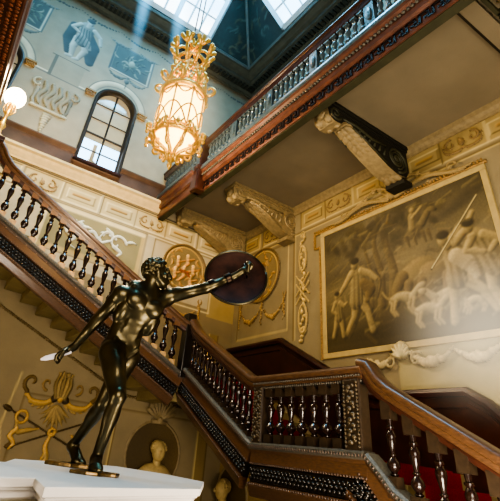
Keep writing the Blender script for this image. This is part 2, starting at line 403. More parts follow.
# painted/real bands on the window wall
b = MB(); prof = [(0, 0), (-.05, 0), (-.05, .42), (-.07, .44), (-.13, .5), (-.13, .54), (0, .54)]
def run_x(b, x0, x1, y, z, prof, mi=0): b.sweep([(x0, y, z), (x1, y, z)], [(a, c) for a, c in prof], (0, 1, 0), mi, upv=(0, 0, 1))
def run_y(b, y0, y1, x, z, prof, mi=0): b.sweep([(x, y0, z), (x, y1, z)], [(a, c) for a, c in prof], (1, 0, 0), mi, upv=(0, 0, 1))
run_x(b, XL, WC[1]-.62, YW, 5.62, prof); run_x(b, WC[1]+.62, WC[0]-.62, YW, 5.62, prof); run_x(b, WC[0]+.62, 3.9, YW, 5.62, prof)
for c in WC: run_x(b, c-.62, c+.62, YW, 5.62, [(0, 0), (-.03, 0), (-.03, .24), (-.07, .28), (-.07, .32), (0, .32)])
tag(b.build('trim_wood_dado', mat('weathered_dado_wood', '#5e4738', .4, noise=.25, nscale=3), bevel=.008), kind='structure')
b = MB(); run_x(b, XL, 3.9, YW, 5.3, [(0, 0), (-.05, 0), (-.06, .05), (-.12, .16), (-.14, .22), (-.2, .26), (-.2, .32), (0, .32)])
tag(b.build('trim_cream_cornice', mat('cream_cornice_paint', '#c9b384', .6, noise=.1)), kind='structure')
b = MB(); run_y(b, YB, YW, XW, 5.36, [(0, 0), (-.03, 0), (-.05, .05), (-.1, .1), (-.13, .18), (0, .18)])
tag(b.build('trim_gallery_cornice', M_tan), kind='structure')

# top cornice, dentils and coved ceiling with the skylight
b = MB(); cp = [(0, 0), (-.08, 0), (-.1, .06), (-.2, .1), (-.22, .16), (-.5, .18), (-.52, .28), (-.62, .3), (-.78, .4), (-.78, .46), (0, .46)]
run_x(b, XL, XW, YW, CORN, cp); run_y(b, YB, YW, XW, CORN, cp)
run_y(b, YB, YW, XL, CORN, [(-a, c) for a, c in cp]); run_x(b, XL, XW, YB, CORN, [(-a, c) for a, c in cp])
cn = b.build('trim_main_cornice', M_cornice); tag(cn, kind='structure')
b = MB()
for i in range(62):
    x = XL+.1+i*.146
    b.box((x, YW-.31, CORN+.14), (.08, .2, .09))
for i in range(82):
    b.box((XW-.31, YW-.4-i*.146, CORN+.14), (.2, .08, .09))
d = b.build('trim_dentils', mat('dentil_plaster', '#2e3634', .7)); tag(d, kind='structure')
X0, X1, Y0, Y1 = XL+.78, XW-.78, YB+.78, YW-.78; ZC = CORN+.46; SL = 1.65; ZT = 14.4
def slope_y(off): return lambda u, v, h: (u, Y1-(v-ZC)/SL-off-h, v)
def slope_x(off): return lambda u, v, h: (X1-(v-ZC)/SL-off-h, -u, v)
def cove(cv, hx, inv):
    a = '#59645f'
    cv.mottle(.12, 2.2)
    for k in range(260):
        p = (random.uniform(cv.u[0], cv.u[-1]), random.uniform(cv.v[0], cv.v[-1]))
        cv.leaf(p, random.uniform(0, 6.3), .34, .04, random.choice(['#3d4a44', '#40402f', '#2a3a38', '#4a4c3c']), 0, random.uniform(-3, 3), .8)
    if inv: cv.M &= hx
GX = (-.1, 3.8); GY = (2.6, 6.75)
cv = Canvas(X0, X1, ZC, ZT, .05, '#20302e'); inset = (cv.V-ZC)/SL
cove(cv, (cv.U > X0+inset-.12) & (cv.U < X1-inset+.12), True)
cv.M &= ~((cv.U > GX[0]-inset*.16) & (cv.U < GX[1]+inset*.16) & (cv.V > ZC+.16))
tag(cv.build('ceiling_cove_window_side', slope_y(0), M_ceil), kind='structure')
cv = Canvas(-Y1, -Y0, ZC, ZT, .05, '#20302e'); inset = (cv.V-ZC)/SL
cove(cv, (cv.U > -Y1+inset-.12) & (cv.U < -Y0-inset+.12), True)
cv.M &= ~((cv.U > -GY[1]-inset*.16-inset*.15) & (cv.U < -GY[0]+inset*.16) & (cv.V > ZC+.16))
tag(cv.build('ceiling_cove_gallery_side', slope_x(0), M_ceil), kind='structure')
b = MB(); iz = (ZT-ZC)/SL
b.add([(X0, Y0, ZC), (X0, Y1, ZC), (X0+iz, Y1-iz, ZT), (X0+iz, Y0+iz, ZT)], [(0, 1, 2, 3)]); b.add([(X0, Y0, ZC), (X1, Y0, ZC), (X1-iz, Y0+iz, ZT), (X0+iz, Y0+iz, ZT)], [(0, 1, 2, 3)])
tag(b.build('ceiling_cove_far_sides', M_cornice), kind='structure')
b = MB(); b.box(((X0+X1)/2, (Y0+Y1)/2, ZT+.05), (X1-X0-2*iz+.3, Y1-Y0-2*iz+.3, .1)); tag(b.build('ceiling', M_cornice), kind='structure')
b = MB(); b.tube([(X1, Y1, ZC), (X1-iz, Y1-iz, ZT)], .07, 6); tag(b.build('trim_hip_rib', M_cornice), kind='structure')
b = MB()
for p0, p1 in (((X0, Y1, ZC), (X1, Y1, ZC)), ((X1, Y0, ZC), (X1, Y1, ZC))): b.tube([p0, p1], .09, 6)
tag(b.build('trim_cove_base', M_cornice), kind='structure')
# skylight windows: frames, bars, panes
def skylight(name, f, umin, umax, grow0, grow1, n, vmax, vs):
    root = bpy.data.objects.new(name, None); C.objects.link(root); root.location = f((umin+umax)/2, ZC+.2, 0); root['kind'] = 'structure'
    L = lambda t, v: (umin-(v-ZC)*grow0)+t*((umax+(v-ZC)*grow1)-(umin-(v-ZC)*grow0))
    b = MB(); p = lambda t, v, o=0.: f(L(t, v), v, o)
    v0, v1 = ZC+.16, vmax
    for a, c in (((0, v0), (1, v0)), ((0, v1), (1, v1)), ((0, v0), (0, v1)), ((1, v0), (1, v1))): b.tube([p(*a), p(*c)], .11, 4)
    for k in range(1, n):
        b.tube([p(k/n, v0), p(k/n, v1)], .085 if k % 3 == 0 else .035, 4)
    for v in vs: b.tube([p(0, v), p(1, v)], .035, 4)
    b.build('skylight_frame', M_sky, root)
    b = MB(); q = [p(0, v0, -.04), p(1, v0, -.04), p(1, v1, -.04), p(0, v1, -.04)]; b.add(q, [(0, 1, 2, 3)]); b.build('skylight_glass', M_glass, root)
skylight('window_skylight', lambda u, v, h: (u, Y1-(v-ZC)/SL-h, v), GX[0], GX[1], .1, .1, 9, 14.2, (12.45, 13.1, 13.7))
skylight('window_skylight_gallery', lambda u, v, h: (X1-(v-ZC)/SL-h, -u, v), -GY[1], -GY[0], .19, .1, 9, 14.2, (12.45, 13.1, 13.7))

# arched windows
def arched(c, name, label):
    root = bpy.data.objects.new(name, None); C.objects.link(root); root.location = (c, YW, WSILL); root['kind'] = 'structure'; root['label'] = label
    b = MB(); n = 20
    arc = [(c+WR*math.cos(t), WSP+WR*math.sin(t)) for t in np.linspace(0, PI, n)]
    out = [(c+WR, WSILL)]+arc+[(c-WR, WSILL)]
    vs = [(x, YW-.01, z) for x, z in out]+[(x, YW+.28, z) for x, z in out]; k = len(out)
    b.add(vs, [(i, i+1, i+1+k, i+k) for i in range(k-1)]+[(k-1, 0, k, 2*k-1)])
    b.build('window_reveal', mat('reveal_paint', '#4a443c', .6), root)
    b = MB(); P3 = [(x, YW+.16, z) for x, z in out]; b.tube(P3+[P3[0]], .05, 4)
    b.tube([(x+(.035 if x > c+.3 else -.035 if x < c-.3 else 0), YW-.02, z) for x, z in out], .045, 6)
    b.tube([(c, YW+.16, WSILL), (c, YW+.16, WSP+WR)], .026, 4)
    for z in (6.45, 6.98, 7.5, 8.02): b.tube([(c-WR, YW+.16, z), (c+WR, YW+.16, z)], .024 if z != 6.98 else .04, 4)
    b.build('window_frame', M_frame, root)
    b = MB(); o2 = [(c+WR, 6.78)]+arc+[(c-WR, 6.78)]; b.add([(x, YW+.18, z) for x, z in o2], [tuple(range(k))]); b.build('window_blind', M_pane, root)
    b = MB(); b.add([(c-WR, YW+.17, WSILL), (c+WR, YW+.17, WSILL), (c+WR, YW+.17, 6.8), (c-WR, YW+.17, 6.8)], [(0, 1, 2, 3)]); b.build('window_pane', M_glass, root)
    b = MB(); b.box((c-.1, YW+.6, 6.35), (.1, .1, 1.2)); b.box((c+.25, YW+.7, 6.3), (.9, .08, .09), 0, 0, Matrix.Rotation(.5, 3, 'Y')); b.box((c-.3, YW+.65, 6.1), (.5, .06, .5)); b.build('reflection_bars', M_pane, root)  # bars and board added outside to imitate slanted reflections in the lower panes
    b = MB(); b.box((c, YW-.06, WSILL-.02), (1.3, .16, .06)); b.build('window_sill', M_wooddk, root)
    for sg in (-1, 1):
        b = MB(); x = c+sg*.79; b.box((x, YW-.05, 8.17), (.3, .1, .05)); b.box((x, YW-.03, 8.08), (.24, .06, .12))
        for q in range(6): b.ball((x-.1+.04*q, YW-.07, 8.08), (.018, .03, .045), 6)
        b.build('impost_block', M_giltwood, root)
arched(WC[0], 'window_1', 'arched sash window behind the lantern, clear lower panes imitating skylight reflections')
arched(WC[1], 'window_2', 'arched window at the far left edge behind the lamp globe')
arched(4.98, 'window_3', 'arched window hidden behind the gallery rail')

# painted console under the figure (relief)
cv = Canvas(-.75, 1.1, 6.3, 8.1, .018)
for k in range(4):
    u = -.22+.2*k; cv.stroke(smoothcurve([(u, 8.0), (u+.06, 7.75), (u-.05, 7.45), (u+.03, 7.25)], 5), [.06, .075, .07, .045], '#8d8267', .05, .9)
cv.scroll((-.38, 7.86), .16, .03, 1.5, 6.5, .05, .04, '#a99f84', .05); cv.scroll((.58, 7.86), .16, .03, 1.6, -3.5, .05, .04, '#8f8873', .05)
cv.stroke([(-.34, 7.7), (-.36, 7.3), (-.28, 7.15)], [.06, .05, .05], '#8f8873', .04); cv.stroke([(.54, 7.7), (.54, 7.3), (.48, 7.15)], [.06, .05, .05], '#6f6a5a', .04)
cv.stroke([(-.34, 7.14), (.56, 7.14)], .05, '#b0a78c', .05)
for k in range(9): cv.blob((.11+random.uniform(-.02, .02), 7.02-.075*k), .15*(1-k/10), .05, '#a0967a', 0, .04, .9)
cv.V -= .22; cv.U += .04; blurc = None
o = cv.build('stucco_console', on_win(.004), M_relief); tag(o, 'pale fluted console with hanging foliage beneath the painted statue figure', 'wall ornament')

# gilt S-scrolls in the friezes
def sscroll(u, z, mp, label, s=1., col='#9b7f50'):
    cv = Canvas(u-.42*s, u+.42*s, z-.24*s, z+.24*s, .014)
    for sg in (-1, 1):
        cv.scroll((u+sg*.2*s, z+.02*s), .12*s, .03*s, PI/2 if sg > 0 else PI/2, PI/2-sg*5.4, .035*s, .025*s, col, .03)
        cv.stroke(smoothcurve([(u, z-.12*s), (u+sg*.1*s, z-.16*s), (u+sg*.3*s, z-.12*s), (u+sg*.36*s, z+.06*s)], 4), [.02*s, .035*s, .03*s, .012*s], col, .03)
        cv.leaf((u+sg*.05*s, z-.06*s), PI/2+sg*.3, .2*s, .03*s, col, .03)
    cv.blob((u, z), .05*s, .1*s, col, 0, .035, .8)
    return tag(cv.build('frieze_scroll', mp, M_relief), label, 'wall ornament', None)
for u, t in ((-.35, 'gilt scroll ornament high behind the lamp stand at far left'), (.66, 'gilt double scroll in the cream frieze left of the two boxed panels'), (3.55, 'gilt double scroll in the cream frieze nearest the gallery end')):
    sscroll(u, 4.97, on_win(.004), t)
for y, t in ((8.0, 'gilt scroll under the gallery close to the room corner'), (5.68, 'gilt scroll in the frieze between the two big wall consoles'), (2.8, 'gilt scroll in the frieze above the right half of the mural')):
    sscroll(-y, 5.14, on_pic(.004), t, 1., '#8c744c')

# white sea-scroll panel
cv = Canvas(1.0, 3.38, 3.6, 4.54, .015); w = '#c9c7b6'
for (a, rot) in ((1.55, 0), (2.72, 1)):
    sg = -1 if rot else 1
    cv.acanthus([(a, 4.2), (a+sg*.25, 4.32), (a+sg*.4, 4.1), (a+sg*.3, 3.85)], .06, w, .03, 5)
    cv.scroll((a+.05, 4.1), .25, .04, .3, 5.5, .05, .03, w, .03); cv.stroke(smoothcurve([(a, 4.0), (a+.2, 3.9), (a+.1, 3.75), (a+.3, 3.66)], 5), [.06, .05, .03, .02], w, .03)
    cv.leaf((a-.1, 4.25), 2.2, .3, .05, w, .03); cv.leaf((a+.3, 4.2), .6, .3, .05, w, .03, -1)
cv.stroke(smoothcurve([(1.9, 4.05), (2.15, 4.2), (2.35, 4.0), (2.6, 4.12)], 6), [.05, .05, .04], w, .03)
tag(cv.build('scroll_relief', on_win(.004), M_relief), 'white sea creature scroll relief on the panel above the stair handrail', 'wall ornament')

# medallions
def medallion(u, z, r, mp, label, fig):
    cv = Canvas(u-r*1.12, u+r*1.12, z-r*1.12, z+r*1.12, .015)
    cv.blob((u, z), r*1.03, r*1.03, '#85744f', soft=.02, sh=.1); cv.ring((u, z), r, .04, '#7a6440', .04, .8); cv.ring((u, z), r*.88, .02, '#b89a5e', .02, .6)
    o = '#b98a56'; 
    if fig == 'cherubs':
        for (x, y) in ((-.22, .1), (.05, .22), (.25, -.02), (-.02, -.14), (-.27, -.22), (.2, -.32)):
            cv.blob((u+x, z+y+.13), .055, .06, '#c2a679', 0, .05, .9); cv.stroke([(u+x, z+y+.07), (u+x+.03, z+y-.06)], [.055, .06], '#b0915f', .05, 1.1)
            cv.stroke([(u+x, z+y), (u+x+.2, z+y+.1)], [.035, .025], o, .04); cv.stroke([(u+x+.02, z+y-.1), (u+x-.12, z+y-.24)], [.05, .03], o, .04)
        cv.stroke([(u-.12, z-.1), (u+.1, z-.12), (u+.16, z-.2)], [.04, .05, .03], '#94552e', .04)
    else:
        cv.stroke([(u+.02, z-.45), (u, z-.15)], [.2, .13], '#b08c58', .06, .8); cv.blob((u, z+.12), .13, .17, '#bb9762', 0, .08, .8); cv.blob((u+.03, z+.2), .17, .14, '#8a6a3c', 0, .06, .7)
    for k in range(14):
        a = random.uniform(0, 6.3); q = random.uniform(.5, .8)*r; cv.leaf((u+q*math.cos(a), z+q*math.sin(a)), random.uniform(0, 6), .2, .035, '#a5834c', .02, 2)
    return tag(cv.build('wall_medallion', mp, M_relief), label, 'medallion')
medallion(4.72, 4.08, .64, on_win(.004), 'round medallion of gilt cherubs left of the bronze shield', 'cherubs')
medallion(-8.38, 4.1, .72, on_pic(.004), 'round medallion half hidden behind the bronze shield', 'bust')

# garlands
def swag(us, z, mp, label, w=.05, col='#94794c', sag=.35, drop=.55):
    cv = Canvas(min(us)-.3, max(us)+.3, z-drop-.25, z+.3, .015)
    for a, c in zip(us[:-1], us[1:]): cv.garland((a, z), (c, z), sag, w, col, .04, 18)
    for a in us:
        for k in range(9): cv.blob((a+random.uniform(-.03, .03), z-.06*k), w*1.2*(1-k/14), w, col, 0, .04, .8)
        for sg in (-1, 1): cv.leaf((a, z+.04), PI/2-sg*.9, .2, .035, col, .03, sg*2)
    return tag(cv.build('garland', mp, M_relief), label, 'garland')
swag((-9.2, -8.3, -7.45), 3.3, on_pic(.004), 'stucco swag garland below the shield beside the picture wall drop', sag=.38)
swag((4.3, 5.3), 3.2, on_win(.004), 'stucco swag garland behind the arm of the bronze figure', sag=.35)
# long drop beside the mural
cv = Canvas(-7.15, -6.5, 2.1, 4.85, .014); c0 = '#b9a067'
for k in range(30):
    z = 4.7-.085*k; cv.blob((-6.82+.06*math.sin(k*1.7), z), .06+.03*math.sin(k*.9)**2, .05, c0, random.uniform(0, 3), .05, .9)
cv.ring((-6.82, 4.1), .11, .035, c0, .04, .8, ry=.3); cv.ring((-6.82, 2.7), .12, .04, c0, .04, .8, ry=.3)
for z in (3.45, 3.25): cv.stroke([(-7.02, z-.22), (-6.62, z+.25)], .03, c0, .05); cv.stroke([(-7.02, z+.25), (-6.62, z-.22)], .03, c0, .05)
cv.ring((-6.82, 4.72), .07, .025, c0, .03)
tag(cv.build('trophy_drop', on_pic(.004), M_relief), 'vertical stucco drop of quivers and ribbons left of the mural', 'wall ornament')

# ------------------------------------------------------------------ the mural
root = thing('mural', 'large brown grisaille mural of a hunting scene in a cream frame', 'mural', (XW, 4.3, 3.2))
cv = Canvas(-6.12, -2.62, 1.91, 4.42, .0145, '#4b4024')
t = (cv.V-2.08)/2.34; u01 = (cv.U+6.12)/4.5
for k in range(3): cv.col[..., k] = np.interp(t, [0, .25, .45, 1], [lin('#51462c')[k], lin('#6e603e')[k], lin('#7a6c4a')[k], lin('#574e38')[k]])
cv.mottle(.13, 1.3)
sky_d, sky_l = '#4a4330', '#8d8060'
for k in range(26):
    p = (random.uniform(-6, -1.7), random.uniform(3.3, 4.4)); cv.blob(p, random.uniform(.2, .7), random.uniform(.06, .16), random.choice([sky_d, sky_l, '#6b6147']), random.uniform(.1, .5), soft=1., a=.45, sh=.3)
for pts, r, c in (([(-6.1, 3.35), (-5.6, 3.5), (-5.1, 3.35), (-4.7, 3.2)], .18, '#4d4430'), ([(-6.1, 2.6), (-5, 2.75), (-3.8, 2.65), (-1.6, 2.75)], .2, '#5a4f32'), ([(-6.1, 2.2), (-1.6, 2.25)], .14, '#42381f')):
    cv.stroke(pts, r, c, soft=.25, a=.6, sh=.2)
for (x, top, w) in ((-4.78, 4.2, .07), (-4.52, 4.3, .09), (-5.0, 4.0, .04)):
    cv.stroke(smoothcurve([(x, 2.6), (x+.05, 3.2), (x-.05, 3.8), (x+.1, top)], 6), [w*1.3, w, w*.8, w*.4], '#6a5b3a', sh=.9)
for k in range(60):
    x, y = random.gauss(-4.75, .55), random.gauss(4.05, .17)
    cv.blob((x, min(y, 4.36)), random.uniform(.08, .2), .07, random.choice(['#4d4429', '#5c5132', '#443b24']), random.uniform(0, 3), soft=.8, a=.75)
skin, cl, dk, hi = '#9a8759', '#82724b', '#3d3420', '#a19065'
def man(P, s, cols=(skin, cl, dk)):
    """P: dict of joints in painting coordinates"""
    sk, c_, d_ = cols
    for a, r0, r1 in (('legL', .085, .04), ('legR', .085, .04)):
        cv.stroke([(x+.03, y-.02) for x, y in P[a]], [r0*s*1.25, r1*s*1.6], d_, a=.6, soft=.04); cv.stroke(P[a], [r0*s, r0*.75*s, r1*s, r1*1.2*s], sk, sh=1.)
    cv.stroke(P['body'], [.13*s, .12*s, .15*s, .1*s], c_, sh=1.1)
    for k in range(5):
        q = P['body']; cv.stroke([(q[0][0]+(k-2)*.045*s, q[0][1]-.1*s), (q[-1][0]+(k-2)*.035*s, q[-1][1])], .012*s, d_ if k % 2 else hi, sh=0, a=.4)
    for a in ('armL', 'armR'): cv.stroke(P[a], [.06*s, .05*s, .035*s], sk, sh=1.1)
    cv.blob(P['head'], .07*s, .09*s, sk, 0, 0, 1.); cv.blob((P['head'][0]+.01, P['head'][1]+.06*s), .085*s, .06*s, d_, 0, 0, .5)
# woman walking with a child and bow, left
man(dict(head=(-5.33, 3.52), body=[(-5.35, 2.78), (-5.32, 3.0), (-5.28, 3.2), (-5.3, 3.38)], legL=[(-5.35, 2.8), (-5.42, 2.5), (-5.6, 2.22)], legR=[(-5.25, 2.8), (-5.1, 2.55), (-5.02, 2.2)], armL=[(-5.42, 3.36), (-5.6, 3.15), (-5.75, 3.0)], armR=[(-5.18, 3.36), (-4.98, 3.25), (-4.85, 3.12)]), 1.25)
cv.stroke(smoothcurve([(-4.85, 3.3), (-4.75, 3.05), (-4.85, 2.75)], 5), .012, '#3d3420', sh=0)
cv.stroke([(-5.15, 3.1), (-5.0, 2.95), (-5.1, 2.75)], [.1, .12, .05], '#6c5a36', sh=1.)
man(dict(head=(-5.83, 2.98), body=[(-5.8, 2.55), (-5.8, 2.65), (-5.8, 2.75), (-5.82, 2.86)], legL=[(-5.84, 2.55), (-5.9, 2.35), (-5.95, 2.2)], legR=[(-5.76, 2.55), (-5.72, 2.35), (-5.7, 2.18)], armL=[(-5.88, 2.84), (-5.95, 2.7), (-5.85, 2.62)], armR=[(-5.75, 2.84), (-5.65, 2.75), (-5.58, 2.8)]), .8)
# central horse / boar and hounds
cv.blob((-4.0, 3.0), .38, .26, '#7d6c45', .3, sh=1.1, soft=.1); cv.blob((-3.7, 2.92), .3, .22, '#75643f', -.2, sh=1.1, soft=.1)
cv.stroke(smoothcurve([(-4.3, 3.0), (-4.45, 2.8), (-4.5, 2.6)], 4), [.12, .1, .05], '#6e5d3a', sh=1.)
for x in (-4.2, -3.95, -3.5): cv.stroke([(x, 2.85), (x-.06, 2.6), (x+.02, 2.4)], [.09, .05, .035], '#6e5d3a', sh=1.)
def hound(x, y, s, f):
    cv.stroke(smoothcurve([(x, y), (x+.18*s*f, y+.05*s), (x+.4*s*f, y-.02*s)], 5), [.08*s, .09*s, .1*s], hi, sh=1.1)
    cv.stroke([(x+.42*s*f, y+.02*s), (x+.56*s*f, y+.16*s)], [.07*s, .05*s], hi, sh=1.); cv.blob((x+.62*s*f, y+.18*s), .08*s, .05*s, hi, .2*f, sh=1.)
    for q in (0, .06, .36, .44): cv.stroke([(x+q*s*f, y-.03*s), (x+(q-.05)*s*f, y-.17*s), (x+(q+.02)*s*f, y-.28*s)], [.04*s, .03*s, .02*s], skin, sh=1.)
    cv.stroke(smoothcurve([(x, y), (x-.12*s*f, y+.08*s), (x-.2*s*f, y+.2*s)], 4), .018*s, skin, sh=1.)
hound(-4.55, 2.62, .95, 1); hound(-3.35, 2.5, 1., -1); hound(-4.1, 2.35, .9, 1); hound(-3.05, 2.35, .6, -1)
# rider in the distance
cv.blob((-3.95, 3.78), .26, .11, '#6a5c3c', .5, sh=1.); cv.stroke([(-3.78, 3.88), (-3.62, 4.08)], [.08, .06], '#6a5c3c', sh=1.); cv.blob((-3.55, 4.08), .1, .05, '#6a5c3c', -.5, sh=1.)
for x in (-4.12, -3.98, -3.8, -3.7): cv.stroke([(x, 3.72), (x+.04, 3.52)], [.04, .02], '#5c4f32', sh=1.)
cv.stroke([(-3.98, 3.85), (-3.95, 4.08)], [.07, .08], cl, sh=1.); cv.blob((-3.94, 4.2), .05, .06, skin, sh=1.); cv.stroke([(-3.95, 4.05), (-3.75, 4.2)], .03, skin, sh=1.)
# two spearmen at the right
SPEAR = 1
def shift(d, a, b): return {k: ((v[0]+a, v[1]+b) if k == 'head' else [(x+a, y+b) for x, y in v]) for k, v in d.items()}
man(shift(dict(head=(-3.05, 3.55), body=[(-2.95, 2.85), (-2.92, 3.0), (-2.9, 3.2), (-2.95, 3.42)], legL=[(-3.0, 2.9), (-3.05, 2.55), (-3.1, 2.2)], legR=[(-2.85, 2.85), (-2.6, 2.6), (-2.45, 2.3)], armL=[(-3.0, 3.42), (-2.75, 3.65), (-2.78, 3.55)], armR=[(-2.85, 3.44), (-2.65, 3.6), (-2.5, 3.85)]), -.42, -.1), 1.35)
cv.stroke(smoothcurve([(-3.3, 3.1), (-3.15, 2.95), (-3.05, 2.7)], 4), [.14, .13, .05], '#a3926a', sh=1.1)
man(shift(dict(head=(-2.45, 3.62), body=[(-2.2, 2.9), (-2.25, 3.1), (-2.3, 3.25), (-2.35, 3.45)], legL=[(-2.25, 2.9), (-2.3, 2.6), (-2.2, 2.3)], legR=[(-2.1, 2.9), (-1.9, 2.6), (-1.8, 2.25)], armL=[(-2.42, 3.44), (-2.55, 3.25), (-2.3, 3.15)], armR=[(-2.25, 3.44), (-2.05, 3.3), (-2.2, 3.15)]), -.58, -.1), 1.25)
def blur(c, n):
    for _ in range(n):
        for ax in (0, 1): c[:] = (np.roll(c, 1, ax)+2*c+np.roll(c, -1, ax))/4
    return c
blur(cv.col, 1)
mean = cv.col.mean((0, 1)); cv.col = (mean+(cv.col-mean)*1.0)*.8
for k in range(260):        # broken brushwork over everything
    p = (random.uniform(-6.1, -1.7), random.uniform(2.1, 4.4)); a = random.gauss(.35, .5); L_ = random.uniform(.08, .3)
    cv.stroke([p, (p[0]+L_*math.cos(a), p[1]+L_*math.sin(a))], random.uniform(.012, .035), random.choice(['#3b3320', '#7f7048', '#93835a', '#55492e', '#6b5c3b']), soft=.03, a=.26, sh=.6)
cv.stroke([(-3.75, 3.0), (-2.8, 4.0)], .016, '#2e2716', sh=0); cv.stroke([(-3.74, 3.02), (-2.79, 4.02)], .011, '#b8a878', sh=0)
cv.build('painted_canvas', on_pic(.03), M_canvas, root)
b = MB()
def frame_pic(b, y0, y1, z0, z1, w, t, mi=0):
    b.box((XW-t/2, (y0+y1)/2, z0-w/2), (t, abs(y1-y0)+2*w, w), mi); b.box((XW-t/2, (y0+y1)/2, z1+w/2), (t, abs(y1-y0)+2*w, w), mi)
    for y in (y0-w/2, y1+w/2): b.box((XW-t/2, y, (z0+z1)/2), (t, w, z1-z0), mi)
frame_pic(b, 2.64, 6.12, 1.91, 4.42, .1, .05); b.build('frame', mat('cream_frame_paint', '#b5a06c', .5, noise=.1), root, bevel=.01)
b = MB(); b.box((XW-.04, 2.2, 3.25), (.12, 1.2, 2.7)); b.v = []; b.f = []; b.mi = []
for (y0, z0, y1, z1) in ((6.26, 1.8, 6.26, 4.2), (6.26, 4.2, 6.42, 4.2), (6.42, 4.2, 6.42, 4.55), (6.42, 4.55, 2.5, 4.55)): b.tube([(XW-.03, y0, z0), (XW-.03, y1, z1)], .028, 6)
for k in range(60): b.ball((XW-.05, 6.4-.065*k, 4.6), (.02, .025, .03), 5)
b.build('gilt_edge', M_giltwood, root)
cv = Canvas(-6.12, -1.0, 2.08, 4.42, .08, '#b5a06c'); 
b = MB(); b.box((XW-.03, 2.56, 3.25), (.08, .16, 2.5)); 
# crest of foliage over the mural
cv = Canvas(-5.95, -2.6, 4.48, 5.05, .014); g = '#9c8659'
for sg in (-1, 1):
    cv.acanthus([(-4.28, 4.75), (-4.28+sg*.3, 4.95), (-4.28+sg*.7, 4.82), (-4.28+sg*1.1, 4.62)], .06, g, .04, 6)
    cv.stroke(smoothcurve([(-4.28+sg*.1, 4.6), (-4.28+sg*.7, 4.75), (-4.28+sg*1.3, 4.58), (-4.28+sg*1.6, 4.6)], 6), [.05, .06, .05, .02], g, .04)
    cv.scroll((-4.28+sg*1.22, 4.72), .1, .02, 0, sg*5, .03, .02, g, .03)
for k in range(7): cv.leaf((-4.28, 4.62), PI/2+(k-3)*.42, .4-.04*abs(k-3), .045, g, .05, 0)
cv.blob((-4.28, 4.66), .09, .09, g, 0, .07)
tag(cv.build('foliage_crest', on_pic(.06), M_relief), 'gilt acanthus crest over the top edge of the mural', 'wall ornament')
# garland below
cv = Canvas(-5.3, -1.6, 1.3, 2.0, .016); g = '#ad9d74'
cv.garland((-5.2, 1.76), (-4.6, 1.76), .16, .05, g, .04, 12)
for a, c in ((-4.35, -3.6), (-3.6, -2.9), (-2.9, -2.2)): cv.garland((a, 1.74), (c, 1.74), .17, .06, g, .04, 16)
cv.blob((-4.48, 1.78), .16, .16, g, 0, .06)
for k in range(7): cv.leaf((-4.48, 1.66), PI/2+(k-3)*.38, .26, .035, '#d0c294', .08, 0)
for sg in (-1, 1): cv.scroll((-4.48+sg*.25, 1.62), .12, .02, 1, 1+sg*5, .035, .02, g, .04)
tag(cv.build('shell_garland', on_pic(.05), M_relief), 'pale stucco shell and garlands below the mural frame', 'garland')

# ------------------------------------------------------------------ relief under the stairs
cv = Canvas(1.35, 3.75, -.62, 1.2, .011); g, gg, br = '#a5884f', '#bf9a55', '#7c6433'
dkb = '#6b5529'
for a, c in (((1.52, .34), (3.0, -.2)), ((1.74, -.28), (3.1, .28))): cv.stroke([a, c], .022, '#4f3e1f', .07)
cv.leaf((1.62, .3), 2.75, .2, .055, '#4f3e1f', .05, 0); cv.leaf((1.85, -.23), 3.4, .17, .06, '#4f3e1f', .05, 0)
for k in range(9): cv.leaf((2.44, .5), -PI/2+(k-4)*.2, .5-.03*abs(k-4), .05, '#7f6a3c' if k % 2 else '#957d4a', .05, (k-4)*.12)
for sg, cx in ((-1, 2.36), (1, 2.54)):
    cv.acanthus([(cx, .6), (cx+sg*.16, .48), (cx+sg*.38, .46), (cx+sg*.62, .66)], .055, g, .05, 7)
    cv.stroke(smoothcurve([(cx, .6), (cx+sg*.2, .5), (cx+sg*.45, .52), (cx+sg*.62, .7)], 5), [.04, .05, .03], gg, .07)
    cv.scroll((cx+sg*.52, .82), .17, .03, -PI/2+sg*.3, -PI/2+sg*5, .045, .03, dkb, .05)
    cv.scroll((cx+sg*.22, .84), .12, .02, -PI/2, -PI/2+sg*4.6, .035, .022, '#8a7040', .05)
    cv.blob((cx+sg*.02, .6), .075, .075, '#3a2c14', 0, .07)
for k in range(5): cv.stroke(smoothcurve([(2.44+(k-2)*.045, .62), (2.44+(k-2)*.075, .85), (2.44+(k-2)*.055, 1.08)], 5), [.035, .045, .02], '#957e4d' if k % 2 else '#7c683c', .09)
for k in range(4): cv.leaf((2.44+(k-1.5)*.06, 1.0), PI/2-(k-1.5)*.5, .13, .03, '#957e4d', .08, 0)
cv.blob((2.45, .58), .045, .05, gg, 0, .11)
cv.ring((1.84, .22), .1, .03, gg, .08); cv.stroke(smoothcurve([(1.78, .12), (1.85, -.02), (2.02, .02), (2.2, .06)], 5), [.03, .05, .045, .02], g, .06)
cv.stroke(smoothcurve([(1.82, .02), (1.74, -.1), (1.84, -.2), (1.78, -.3)], 5), [.04, .05, .03, .02], gg, .06)
cv.stroke(smoothcurve([(2.86, .02), (2.98, -.1), (2.9, -.22), (2.98, -.34)], 5), [.03, .045, .03, .02], gg, .06)
cv.ring((2.46, .04), .055, .028, gg, .09); cv.stroke(smoothcurve([(2.46, 0), (2.42, -.2), (2.48, -.36), (2.44, -.5)], 5), [.035, .05, .06, .03], gg, .06)
for sg in (-1, 1): cv.leaf((2.46, -.3), -PI/2+sg*.5, .22, .035, g, .06, 0)
tag(cv.build('trophy_relief', on_win(.004), M_relief), 'gilt acanthus trophy with crossed arrows on the wall behind the bronze legs', 'wall ornament')

